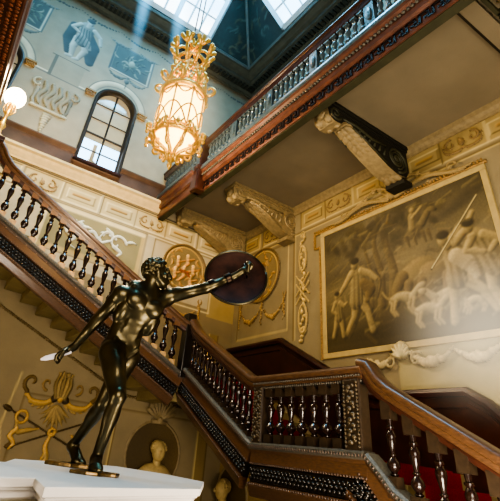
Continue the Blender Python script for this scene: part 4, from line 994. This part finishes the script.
for k in range(5): b.tube([(LX, LY, 6.62), (LX+.09*math.cos(k*1.257), LY+.09*math.sin(k*1.257), 6.74)], [.02, .035], 6)
b.build('crown', M_gilt, lan, 'all')
b = MB()
for k in range(8): a = k*PI/4; b.ball((LX+.07*math.cos(a), LY+.07*math.sin(a), 3.93), (.04, .04, .07), 6)
b.lathe([(.05, 4.0), (.07, 3.9), (.03, 3.82), (.045, 3.76), (.01, 3.68)], (LX, LY, 0), 10); b.build('pendant', M_gilt, lan, 'all')
b = MB()
for sg in (-1, 1): b.tube([(LX+sg*.05, LY, 6.7), (LX+sg*.05, LY, 11.7), (LX+sg*.02, LY, 14.35)], .014, 5)
b.build('suspension_rod', M_rail_pale, lan)
b = MB()
for k in range(5): a = 2*PI*k/5; b.ball((LX+.14*math.cos(a), LY+.14*math.sin(a), 4.65), (.045, .045, .09), 8)
b.build('lamp_bulb', M_flame, lan, 'all')

# lamp standard on the left newel
GL = (-.57, YA, 5.97)
lp = thing('newel_lamp', 'gilt lamp standard with a glowing round glass globe at the left edge', 'lamp', (GL[0], YA, 4.88))
b = MB(); b.ball((0+GL[0], GL[1], GL[2]), (.22, .22, .23), 20); b.build('glass_globe', M_globe, lp, 'all')
b = MB(); b.lathe([(.13, 4.88), (.14, 4.93), (.06, 4.98), (.05, 5.1), (.09, 5.2), (.04, 5.3), (.035, 5.45), (.07, 5.52), (.04, 5.58), (.06, 5.66), (.1, 5.75), (.09, 5.79)], (GL[0], YA, 0), 14)
for k in range(6):
    a = k*PI/3; b.tube([(GL[0]+.05*math.cos(a), YA+.05*math.sin(a), 5.5), (GL[0]+.12*math.cos(a), YA+.12*math.sin(a), 5.62), (GL[0]+.09*math.cos(a), YA+.09*math.sin(a), 5.75)], .016, 6)
b.build('gilt_stem', M_gilt, lp, 'all')

# ------------------------------------------------------------------ pedestal
ZP = -.22
ped = thing('pedestal', 'white marble pedestal with stepped cornice carrying the bronze figure', 'pedestal', (1.45, 4.0, FLOOR))
top = [(.52, 2.72), (.66, 2.95), (.715, 2.60), (2.11, 3.37), (2.70, 4.28), (2.52, 4.95), (2.2, 5.25), (.98, 4.78), (.85, 4.45), (.60, 4.0), (.3, 3.5)]
top = [(.50, 2.86), (.77, 3.06), (.715, 2.60), (2.10, 3.37), (2.70, 4.28), (2.62, 4.95), (2.25, 5.5), (.98, 4.80), (.80, 4.22), (.35, 3.95), (.1, 3.1)]
def ngon(b, pts, z0, z1, grow=0., mi=0):
    cx = sum(p[0] for p in pts)/len(pts); cy = sum(p[1] for p in pts)/len(pts); k = len(pts); q = []
    for i in range(k):       # inset along the averaged normals
        p0, p1, p2 = Vector(pts[i-1]), Vector(pts[i]), Vector(pts[(i+1) % k]); d1 = (p1-p0).normalized(); d2 = (p2-p1).normalized()
        n1 = Vector((d1.y, -d1.x)); n2 = Vector((d2.y, -d2.x)); nn = (n1+n2).normalized(); q.append(p1+nn*grow/max(.5, nn.dot(n1)))
    b.add([(x, y, z0) for x, y in q]+[(x, y, z1) for x, y in q], [tuple(range(k)), tuple(range(k, 2*k))]+[(i, (i+1) % k, (i+1) % k+k, i+k) for i in range(k)], mi)
b = MB(); ngon(b, top, ZP-.045, ZP); ngon(b, top, ZP-.06, ZP-.045, -.02); ngon(b, top, ZP-.1, ZP-.06, -.05); ngon(b, top, ZP-.115, ZP-.1, -.1); b.build('pedestal_top', M_white, ped, bevel=.004)
b = MB(); ngon(b, top, ZP-.2, ZP-.115, -.12); ngon(b, top, ZP-.22, ZP-.2, -.08); ngon(b, top, FLOOR+.25, ZP-.22, -.17); ngon(b, top, FLOOR, FLOOR+.25, -.1); b.build('pedestal_shaft', mat('pedestal_stone', '#b5ab92', .6, noise=.08), ped, bevel=.006)
b = MB()
for i, p in enumerate(top):
    p0 = Vector(p); p1 = Vector(top[(i+1) % len(top)]); d = p1-p0; nn = Vector((d.y, -d.x)).normalized(); m = max(1, int(d.length/.035))
    for k in range(2, m-1):
        q = p0+d*(k/m)-nn*.115; b.ball((q.x, q.y, ZP-.16), (.012, .012, .02), 5)
b.build('leaf_moulding', M_white, ped, 'all')

# ------------------------------------------------------------------ bronze figure: one signed-distance body polygonised by surface nets
A3 = lambda *p: np.array(p, float)
def unit(v): return v/np.linalg.norm(v)
class SDF:
    def __init__(s, lo, hi, h):
        s.lo = A3(*lo); s.h = h; s.n = [int((hi[i]-lo[i])/h)+2 for i in range(3)]
        s.F = np.full(s.n, .25, np.float32)
    def _win(s, a, b, pad):
        i0 = [max(0, int((a[i]-pad-s.lo[i])/s.h)) for i in range(3)]; i1 = [min(s.n[i], int((b[i]+pad-s.lo[i])/s.h)+2) for i in range(3)]
        sl = tuple(slice(i0[i], i1[i]) for i in range(3))
        g = [s.lo[i]+s.h*np.arange(i0[i], i1[i]) for i in range(3)]
        return sl, np.stack(np.meshgrid(*g, indexing='ij'), -1)
    def merge(s, sl, d, k, sub=False):
        F = s.F[sl]
        if sub:
            h = np.clip(.5-.5*(F+d)/k, 0, 1); s.F[sl] = F*(1-h)-d*h+k*h*(1-h)
        else:
            h = np.clip(.5+.5*(F-d)/k, 0, 1); s.F[sl] = F*(1-h)+d*h-k*h*(1-h)
    def cone(s, a, b, ra, rb, k=.03, sub=False):
        a, b = A3(*a), A3(*b); R = max(ra, rb)+k*2.5+.02
        sl, P = s._win(np.minimum(a, b), np.maximum(a, b), R)
        if P.size == 0: return
        d = b-a; t = np.clip(((P-a)@d)/(d@d+1e-12), 0, 1)
        q = np.linalg.norm(P-a-t[..., None]*d, axis=-1)-(ra+(rb-ra)*t); s.merge(sl, q, k, sub)
    def ell(s, c, r, M=None, k=.03, sub=False):
        c = A3(*c); r = A3(*r); R = r.max()+k*2.5+.02; sl, P = s._win(c, c, R)
        if P.size == 0: return
        Q = P-c
        if M is not None: Q = Q@M           # columns of M are the axes
        k0 = np.linalg.norm(Q/r, axis=-1); k1 = np.linalg.norm(Q/r**2, axis=-1)+1e-9
        s.merge(sl, k0*(k0-1)/k1, k, sub)
    def chain(s, pts, rs, k=.03):
        for i in range(len(pts)-1): s.cone(pts[i], pts[i+1], rs[i], rs[i+1], k)
    def mesh(s, name, m, parent, col=None):
        F = s.F; neg = F < 0; n = F.shape
        c = [neg[i:n[0]-1+i, j:n[1]-1+j, k:n[2]-1+k] for i in (0, 1) for j in (0, 1) for k in (0, 1)]
        cnt = sum(x.astype(np.int8) for x in c); act = (cnt > 0) & (cnt < 8)
        ii, jj, kk = np.nonzero(act); N = len(ii); vid = np.full(act.shape, -1, np.int64); vid[ii, jj, kk] = np.arange(N)
        acc = np.zeros((N, 3)); w = np.zeros(N)
        cor = [(i, j, k) for i in (0, 1) for j in (0, 1) for k in (0, 1)]
        for a in cor:
            for ax in range(3):
                if a[ax] == 1: continue
                b_ = list(a); b_[ax] = 1
                fa = F[ii+a[0], jj+a[1], kk+a[2]]; fb = F[ii+b_[0], jj+b_[1], kk+b_[2]]; x = (fa < 0) != (fb < 0)
                t = np.where(x, fa/np.where(x, fa-fb, 1), 0); p = np.tile(A3(*a), (N, 1)); p[:, ax] = t
                acc[x] += p[x]; w[x] += 1
        V = s.lo+s.h*(np.stack([ii, jj, kk], -1)+acc/w[:, None])
        faces = []
        for ax in range(3):
            o1, o2 = [q for q in range(3) if q != ax]
            sl0 = [slice(1, n[q]-1) for q in range(3)]; sl0[ax] = slice(0, n[ax]-1); sl1 = list(sl0); sl1[ax] = slice(1, n[ax])
            x = neg[tuple(sl0)] != neg[tuple(sl1)]; e = np.stack(np.nonzero(x), -1)
            e[:, o1] += 1; e[:, o2] += 1
            def at(d1, d2):
                q = e.copy(); q[:, o1] -= d1; q[:, o2] -= d2; return vid[q[:, 0], q[:, 1], q[:, 2]]
            faces.append(np.stack([at(1, 1), at(0, 1), at(0, 0), at(1, 0)], -1))
        Q = np.concatenate(faces); Q = Q[(Q >= 0).all(1)]
        me = bpy.data.meshes.new(name); me.from_pydata(V.tolist(), [], Q.tolist()); me.materials.append(m)
        bm = bmesh.new(); bm.from_mesh(me); bmesh.ops.recalc_face_normals(bm, faces=bm.faces); bmesh.ops.smooth_vert(bm, verts=bm.verts, factor=.5, use_axis_x=True, use_axis_y=True, use_axis_z=True); bm.to_mesh(me); bm.free()
        me.polygons.foreach_set('use_smooth', [True]*len(me.polygons)); me.update()
        o = bpy.data.objects.new(name, me); C.objects.link(o)
        if parent is not None: setparent(o, parent)
        return o
J = dict(head=A3(1.612, 3.862, 1.50), neck=A3(1.575, 3.885, 1.285), chest=A3(1.535, 3.93, 1.13), belly=A3(1.489, 4.009, .89), pelvis=A3(1.466, 4.033, .723),
         shR=A3(1.315, 3.942, 1.215), elR=A3(1.192, 4.118, .955), wrR=A3(1.093, 4.264, .716), haR=A3(1.03, 4.30, .665),
         shL=A3(1.775, 3.885, 1.30), elL=A3(2.071, 3.628, 1.425), wrL=A3(2.318, 3.49, 1.593), haL=A3(2.40, 3.425, 1.675),
         hipR=A3(1.381, 3.989, .69), knR=A3(1.424, 3.737, .33), anR=A3(1.386, 3.815, -.125), hipL=A3(1.56, 4.063, .70), knL=A3(1.47, 4.19, .287), anL=A3(1.422, 4.596, -.05))
Lx = unit(J['shL']-J['shR']); Up = unit(J['neck']-J['pelvis']); Fr = unit(np.cross(Lx, Up)); Fr = -Fr if Fr@A3(-.487, -.874, 0) < 0 else Fr; Lx = unit(np.cross(Up, Fr)); Lx = Lx if Lx@(J['shL']-J['shR']) > 0 else -Lx
TB = np.stack([Lx, Fr, Up], -1)
tp = lambda base, l, f, u: J[base]+Lx*l+Fr*f+Up*u
S = SDF((.85, 3.1, -.28), (2.62, 4.78, 1.76), .0085)
S.ell(tp('chest', 0, -.0, .02), (.195, .125, .21), TB, .03); S.ell(tp('belly', -.015, 0, 0), (.155, .1, .2), TB, .04); S.ell(tp('pelvis', -.01, -.01, .0), (.175, .12, .13), TB, .04)
S.cone(tp('chest', -.13, -.02, .1), tp('chest', .13, -.02, .1), .075, .075, .05)
for sg in (-1, 1):
    S.ell(tp('chest', sg*.09, .1, .04), (.095, .045, .072), TB, .012)                   # pectorals
    S.ell(tp('chest', sg*.165, -.01, -.06), (.055, .09, .14), TB, .03)                      # lats
    S.ell(tp('belly', sg*.105, .02, -.07), (.045, .07, .08), TB, .02)                    # obliques
    S.cone(tp('neck', sg*.03, -.03, .05), tp('chest', sg*.16, -.03, .17), .05, .045, .04)  # trapezius
    S.cone(tp('neck', sg*.045, .02, .04), tp('chest', sg*.02, .07, .13), .018, .014, .03)
    S.cone(tp('chest', sg*.02, .085, .125), tp('chest', sg*.17, .04, .16), .016, .018, .015)  # collar bones
    for q in range(3): S.ell(tp('belly', sg*.036, .092-.005*q, .1-.075*q), (.04, .012, .036), TB, .02)
    S.ell(tp('pelvis', sg*.075, -.09, -.05), (.085, .075, .095), TB, .03)
    for q in range(3): S.cone(tp('chest', sg*.115, .06-.01*q, -.06-.04*q), tp('chest', sg*.14, .02, -.04-.04*q), .014, .016, .01)
    S.cone(tp('pelvis', sg*.12, .07, .08), tp('pelvis', sg*.03, .1, -.05), .02, .012, .015)
S.cone(tp('chest', 0, .135, .1), tp('chest', 0, .135, -.06), .006, .006, .015, True); S.cone(tp('belly', 0, .118, .12), tp('belly', 0, .118, -.12), .004, .004, .012, True)
S.ell(tp('belly', 0, .107, -.09), (.012, .02, .012), TB, .01, True)
S.ell(tp('pelvis', 0.01, .1, -.1), (.032, .032, .04), TB, .012); S.cone(tp('pelvis', 0.01, .125, -.08), tp('pelvis', 0.01, .135, -.13), .014, .012, .008)
# neck and head
HF = unit(A3(.96, -.22, .12)); HU = unit(A3(-.03, .02, 1)-HF*(A3(-.03, .02, 1)@HF)); HL = np.cross(HU, HF); HB_ = np.stack([HL, HF, HU], -1)
hp = lambda l, f, u: J['head']+(HL*l+HF*f+HU*u)*1.1
S.cone(J['neck']-Up*.05, hp(0, -.035, -.05), .072, .062, .03)
S.ell(hp(0, -.02, .035), (.085, .108, .098), HB_, .02); S.ell(hp(0, .03, -.04), (.064, .075, .09), HB_, .02)
S.ell(hp(0, .07, -.098), (.032, .028, .026), HB_, .025); S.cone(hp(0, .098, .02), hp(0, .128, -.028), .012, .018, .01); S.ell(hp(0, .12, -.034), (.024, .016, .013), HB_, .008)
for sg in (-1, 1):
    S.ell(hp(sg*.034, .1, .012), (.02, .016, .013), HB_, .01, True); S.ell(hp(sg*.033, .088, .01), (.014, .012, .01), HB_, .004); S.cone(hp(sg*.012, .103, .034), hp(sg*.055, .085, .034), .012, .01, .012)
    S.ell(hp(sg*.05, .065, -.03), (.024, .022, .02), HB_, .015); S.cone(hp(sg*.03, .05, -.088), hp(sg*.06, -.0, -.055), .022, .022, .03)
    S.ell(hp(sg*.088, -.008, -.01), (.012, .022, .034), HB_, .006)
S.ell(hp(0, .104, -.068), (.026, .012, .009), HB_, .004); S.ell(hp(0, .1, -.084), (.022, .013, .009), HB_, .004); S.cone(hp(-.022, .114, -.076), hp(.022, .114, -.076), .003, .003, .004, True)
# arms
def limb(a, b, ra, rb, bulges, k=.02):
    a, b = J[a], J[b]; S.cone(a, b, ra, rb, k); d = b-a; L = np.linalg.norm(d); d = d/L
    for t, off, r, l in bulges:
        e2 = unit(off-d*(off@d)); e3 = np.cross(d, e2); c = a+d*L*t+e2*r*.45; S.ell(c, (l, r, r*.85), np.stack([d, e2, e3], -1), k*.8)
for sd in 'RL':
    s_ = -1 if sd == 'R' else 1
    S.ell(J['sh'+sd]+Lx*s_*.0+Up*.0, (.082, .08, .088), TB, .03)
    S.cone(tp('chest', s_*.12, .04, .08), J['sh'+sd], .07, .06, .03)
    limb('sh'+sd, 'el'+sd, .062, .047, [(.5, Fr+A3(0, 0, .2), .05, .1), (.55, -Fr-A3(0, 0, .5), .048, .11), (.25, A3(0, 0, 1)+Fr*.3, .05, .08)])
    limb('el'+sd, 'wr'+sd, .047, .028, [(.25, Fr, .043, .09), (.3, -Fr-A3(0, 0, .6), .042, .09)])
# legs
limb('hipR', 'knR', .118, .064, [(.35, Fr, .085, .17), (.7, Fr+Lx*.8, .05, .09), (.65, Fr-Lx*.8, .048, .1), (.45, -Fr, .075, .16), (.3, -Lx, .07, .14)])
limb('hipL', 'knL', .112, .062, [(.35, Fr, .08, .17), (.7, Fr+Lx*.8, .045, .09), (.45, -Fr, .075, .16), (.4, Lx, .06, .14)])
Dn = A3(0, 0, -1); fwdR = unit(A3(-.28, -.96, 0)); fwdL = unit(A3(.3, -.954, 0))
limb('knR', 'anR', .055, .034, [(.28, -fwdR, .062, .13), (.3, -Lx, .04, .12), (.3, Lx-fwdR*.5, .045, .11), (.4, fwdR, .03, .16)])
limb('knL', 'anL', .054, .034, [(.28, -Fr-Dn*.3, .06, .13), (.3, Lx, .04, .12), (.3, -Lx, .04, .11)])
S.ell(J['knR']+fwdR*.035+A3(0, 0, .01), (.04, .032, .045), None, .015); S.ell(J['knL']+unit(A3(-.2, -.9, .3))*.03, (.04, .035, .045), None, .015)
def foot(an, fwd, ankz, toe_up=0., lift=0.):
    sd = np.cross(fwd, A3(0, 0, 1)); a = J[an]; z0 = ZP+.035
    if lift:
        heel = a-fwd*.03+A3(0, 0, -.02); ball = a+fwd*.13+A3(0, 0, z0+.02-a[2]-.01)
    else:
        heel = a*A3(1, 1, 0)-fwd*.045+A3(0, 0, z0+.015); ball = a*A3(1, 1, 0)+fwd*.14+A3(0, 0, z0+.01)
    S.cone(a, heel, .036, .034, .02); S.cone(a, ball-sd*.01+A3(0, 0, .01), .036, .028, .02); S.cone(heel, ball+sd*.02, .03, .025, .02); S.cone(heel, ball-sd*.025, .03, .026, .02)
    for i in range(5):
        o = (i-2)*.019; p = ball+sd*o-fwd*abs(i-1.4)*.01; L = .06-.007*i; S.chain([p, p+fwd*L*.6+A3(0, 0, .004), p+fwd*L+A3(0, 0, -.008)], [.017-.001*i, .013-.001*i, .012-.001*i], .006)
foot('anR', fwdR, 0); foot('anL', fwdL, 0, lift=1)
# hands with separate curled fingers
def hand(w, h, pal, grip, r0=.034):
    """w wrist, h palm centre, pal: palm normal, grip: how far the fingers curl"""
    w, h = J[w], J[h]; d = unit(h-w); pal = unit(pal-d*(pal@d)); s = np.cross(d, pal); B = np.stack([s, d, pal], -1)
    S.cone(w, h-d*.03, .028, .03, .015); S.ell(h, (.042, .052, .021), B, .012)
    for i, L in enumerate((.078, .088, .082, .064)):
        p = h+d*.045+s*(.033-.022*i); a = 0.; pts = [p]
        for q in range(3): a += grip*(.55 if q == 0 else .95); p = p+(d*math.cos(a)+pal*math.sin(a))*L*(.42, .33, .25)[q]; pts.append(p)
        S.chain(pts, [.0115, .0105, .0095, .0085], .004)
    p = h-d*.015+s*.036; S.chain([p, p+unit(s+d*.5+pal*.5)*.036, p+unit(s+d*.5+pal*.5)*.036+unit(d+pal*(.4+grip*.5)-s*grip*.4)*.034, p+unit(s+d*.5+pal*.5)*.036+unit(d+pal*(.4+grip*.5)-s*grip*.4)*.06], [.017, .014, .012, .01], .006)
hand('wrR', 'haR', A3(.3, -.2, -.9), .75); hand('wrL', 'haL', A3(-.3, -.6, .7), 1.25)
ZB = ZP
ath = thing('bronze_statue', 'dark bronze statue of a nude athlete lunging with one arm raised to a round shield', 'statue', (1.42, 4.1, ZB))
S.F -= .007; S.mesh('body', M_bronze, ath)
# hair: curls over the skull
H = SDF((1.42, 3.68, 1.38), (1.80, 4.05, 1.74), .006)
for i in range(230):
    u = rng.uniform(-1, 1); a = rng.uniform(0, 2*PI); q = math.sqrt(1-u*u); v = A3(q*math.cos(a), q*math.sin(a), u)
    if v[1] > .55 and v[2] < .45: continue
    if v[2] < -.55: continue
    if abs(v[0]) > .6 and v[1] > .05 and v[2] < .05: continue
    p = hp(*(v*A3(.092, .116, .108)+A3(0, -.022, .035))); H.ell(p, (.021, .021, .021), None, .004)
H.ell(hp(0, -.035, .035), (.097, .11, .11), HB_, .01)
H.mesh('hair', M_bronze, ath)
b = MB()
def disc(c, rx, ry, z0, z1, rot):
    k = 18; pts = [(c[0]+rx*math.cos(t)*math.cos(rot)-ry*math.sin(t)*math.sin(rot)+.02*math.sin(3*t), c[1]+rx*math.cos(t)*math.sin(rot)+ry*math.sin(t)*math.cos(rot)+.02*math.cos(5*t)) for t in np.linspace(0, 2*PI, k, endpoint=False)]
    b.add([(x, y, z0) for x, y in pts]+[(x, y, z1) for x, y in pts], [tuple(range(k)), tuple(range(k, 2*k))]+[(i, (i+1) % k, (i+1) % k+k, i+k) for i in range(k)])
disc((1.38, 3.75), .2, .12, ZP+.0, ZP+.024, -.1); bbm = mat('bronze_base_metal', '#8a7350', .35, metal=1., noise=.5, nscale=20); b.build('bronze_base', bbm, ath, bevel=.006); b = MB(); disc((1.42, 4.47), .24, .13, ZP+.0, ZP+.03, -.3)
b.build('bronze_base', bbm, ath, bevel=.006)
b = MB()    # leather arm straps
def band(a, c, t0, t1, r): 
    a, c = J[a], J[c]; b.tube([a+(c-a)*t for t in np.linspace(t0, t1, 5)], r+.01, 14)
band('elL', 'wrL', .12, .3, .052); band('elL', 'wrL', .66, .86, .046)
for t in (.12, .3): 
    p = J['elL']+(J['wrL']-J['elL'])*t; b.ball(p, .03, 8)
b.build('arm_strap', M_bronzedk, ath, 'all')
# hilt: pale broken blade held in the right hand
b = MB(); h = J['haR']; d = unit(A3(.834, 4.409, .58)-J['haR']); p0 = Vector(h+d*-.06+A3(.0, -.02, -.02)); dv = Vector(d); sv = Vector(unit(np.cross(d, A3(.487, .874, 0))))
pts = [(0, .022), (.07, .03), (.14, .04), (.2, .036), (.24, .012)]
vs = []
for t, w in pts:
    for a, c in ((1, .006), (1, -.006), (-1, -.006), (-1, .006)): vs.append(p0+dv*t*1.15+sv*(a*w*.62)+Vector((.487, .874, 0))*c)
b.add(vs, [(i*4+j, i*4+(j+1) % 4, i*4+4+(j+1) % 4, i*4+4+j) for i in range(4) for j in range(4)]+[(0, 1, 2, 3), (16, 17, 18, 19)])
hl = b.build('sword_hilt', mat('pale_metal', '#b9b4bc', .35, noise=.15), None, 'all', bevel=.003); tag(hl, 'pale flat broken blade gripped in the lowered bronze hand', 'sword')
# shield
sh = thing('shield', 'round dark bronze shield held up on the statue\'s forearm', 'shield', (2.38, 3.56, 1.62))
uS = Vector((.60, -.336, .185)).normalized(); vS = Vector((.029, .243, .966)); vS = (vS-uS*vS.dot(uS)).normalized(); nS = uS.cross(vS).normalized()
if nS.dot(Vector((.41, .737, .537))) < 0: nS = -nS
Ms = Matrix((uS, vS, nS)).transposed(); cS = Vector((2.372, 3.552, 1.63))
b = MB(); R_ = .355
prof = [(.0, .0), (.1, .004-.0), (.2, -.012), (.28, -.032), (.31, -.05), (.318, -.06), (.335, -.062), (.337, -.05), (.322, -.036), (.29, -.014), (.2, .008), (.1, .022), (.0, .026)]
prof = [(max(r, .001), z+.075) for r, z in prof]
b.lathe(prof, cS, 48, 0, Ms, cap=False); 
M_sh = mat('shield_bronze', '#321c14', .7, metal=.1, spec=.25, noise=.6, nscale=7, bump=.1, bscale=25)
b.build('shield_disc', M_sh, sh, 'all')
b = MB(); b.tube([cS+Ms @ Vector((.327*math.cos(a), .327*math.sin(a), .016)) for a in np.linspace(0, 2*PI, 49)], .011, 6); b.build('shield_rim', M_bronze, sh, 'all')
b = MB(); hd = Vector(J['haL'])
b.tube([hd-vS*.07+nS*.05, hd-vS*.06-nS*.01, hd+vS*.06-nS*.01, hd+vS*.07+nS*.05], .012, 6); b.build('grip', M_bronzedk, sh, 'all')

# ------------------------------------------------------------------ light
w = bpy.data.worlds.new('sky'); sc.world = w; w.use_nodes = True; nt = w.node_tree; bg = nt.nodes['Background']
tcw = nt.nodes.new('ShaderNodeTexCoord'); nz = nt.nodes.new('ShaderNodeTexNoise'); nz.inputs['Scale'].default_value = 3.5; cr = nt.nodes.new('ShaderNodeValToRGB')
nt.links.new(tcw.outputs['Generated'], nz.inputs['Vector']); nt.links.new(nz.outputs['Fac'], cr.inputs['Fac']); nt.links.new(cr.outputs['Color'], bg.inputs['Color'])
cr.color_ramp.elements[0].position = .38; cr.color_ramp.elements[0].color = (.45, .75, 1, 1); cr.color_ramp.elements[1].position = .55; cr.color_ramp.elements[1].color = (1, 1, 1, 1)
bg.inputs['Strength'].default_value = 3.2
def area(name, loc, target, size, power, col, sy=None, spread=None):
    l = bpy.data.lights.new(name, 'AREA'); l.energy = power; l.color = col; l.size = size
    if sy: l.shape = 'RECTANGLE'; l.size_y = sy
    if spread: l.spread = spread
    o = bpy.data.objects.new(name, l); C.objects.link(o); o.location = loc
    o.rotation_euler = (Vector(target)-Vector(loc)).to_track_quat('-Z', 'Y').to_euler(); return o
def point(name, loc, power, col, r=.1):
    l = bpy.data.lights.new(name, 'POINT'); l.energy = power; l.color = col; l.shadow_soft_size = r
    o = bpy.data.objects.new(name, l); C.objects.link(o); o.location = loc; return o
BL = (.22, .66, 1.)
area('skylight_day', (1.8, 7.2, 13.6), (1.8, 8.2, 9), 3., 130, BL, 1.5); area('skylight_day', (5.2, 4.7, 14.0), (1.0, 5.5, 5), 4., 300, BL, 2.)
area('skylight_day', (1.85, 4.4, 14.2), (1.85, 5.2, 0), 3.6, 650, BL, 3.6)
WM = (1., .87, .70)
area('warm_fill', (.4, -1.8, 1.5), (3.2, 7, 2.5), 3.6, 330, WM)
area('warm_left', (-1.8, 3.5, -1.2), (2.5, 9.5, .2), 1.2, 90, WM)  # added unseen lamp to brighten the wall under the stairs
area('warm_uplight', (3.2, 1.5, -1.2), (5.3, 4.0, 5.5), 1.5, 160, WM)
point('lantern_glow', (LX+.2, LY+1.0, 4.9), 300, (1., .78, .5), .3)
point('lamp_glow', (-.4, 7.7, 6.0), 50, (1., .8, .5), .15)
sc.view_settings.view_transform = 'AgX'
try: sc.view_settings.look = 'AgX - High Contrast'
except Exception: pass
sc.view_settings.exposure = .42

def haze(name, c, r, col, dens, rot=None, label=None):
    m = bpy.data.materials.new(name); m.use_nodes = True; nt = m.node_tree; N = nt.nodes; L = nt.links; N.clear()
    out = N.new('ShaderNodeOutputMaterial'); e = N.new('ShaderNodeEmission'); e.inputs['Color'].default_value = (*col, 1)
    tc = N.new('ShaderNodeTexCoord'); ln = N.new('ShaderNodeVectorMath'); ln.operation = 'LENGTH'; L.new(tc.outputs['Object'], ln.inputs[0])
    mr = N.new('ShaderNodeMapRange'); mr.interpolation_type = 'SMOOTHSTEP'; mr.inputs['From Min'].default_value = 1; mr.inputs['From Max'].default_value = 0; mr.inputs['To Min'].default_value = 0; mr.inputs['To Max'].default_value = dens
    L.new(ln.outputs['Value'], mr.inputs['Value']); L.new(mr.outputs['Result'], e.inputs['Strength']); L.new(e.outputs[0], out.inputs['Volume'])  # self-glowing volume: shaft, haze and glare light is put into the shape
    b = MB(); b.ball((0, 0, 0), 1, 24); o = b.build(name, m, None, 'all'); o.location = c; o.scale = r
    if rot: o.rotation_euler = rot
    return tag(o, label, 'haze', None, 'stuff')
haze('light_shaft', (1.35, 8.2, 11.2), (.28, .28, 2.6), (.15, .6, 1.), 1.7, (.12, -.1, 0), 'soft blue shaft of daylight falling from the skylight onto the figure wall')
haze('light_shaft', (2.5, 8.2, 11.5), (.3, .3, 2.6), (.15, .6, 1.), 1.5, (.12, -.1, 0), 'second soft blue daylight shaft just left of the lantern crown')
haze('warm_haze', (5.3, 2.5, 1.6), (.8, 1.5, 1.15), (1., .88, .66), .42, None, 'pale warm haze glowing at the right edge above the lower stair')
haze('lantern_glare', (LX, LY, 4.9), (.95, .95, 1.35), (1., .66, .28), .3, None, 'added yellow glowing volume imitating the glare around the lit lantern')

GR = {'gallery_console': 'consoles under the gallery', 'wall_medallion': 'round painted medallions', 'garland': 'stucco garlands', 'frieze_scroll': 'gilt scrolls in the friezes', 'balustrade': 'stair balustrades',
      'soffit_coffer': 'carved coffers of the gallery soffit', 'round_niche': 'round niches under the stair', 'stone_bust': 'busts in the round niches', 'shell_ornament': 'shells over the niches', 'staircase_flight': 'stair flights', 'stair_landing': 'stair landings', 'light_shaft': 'daylight shafts', 'gallery_balustrade': 'gallery balustrades'}
for o in bpy.data.objects:
    k = o.name.split('.')[0]
    if k in GR and 'category' in o: o['group'] = GR[k]
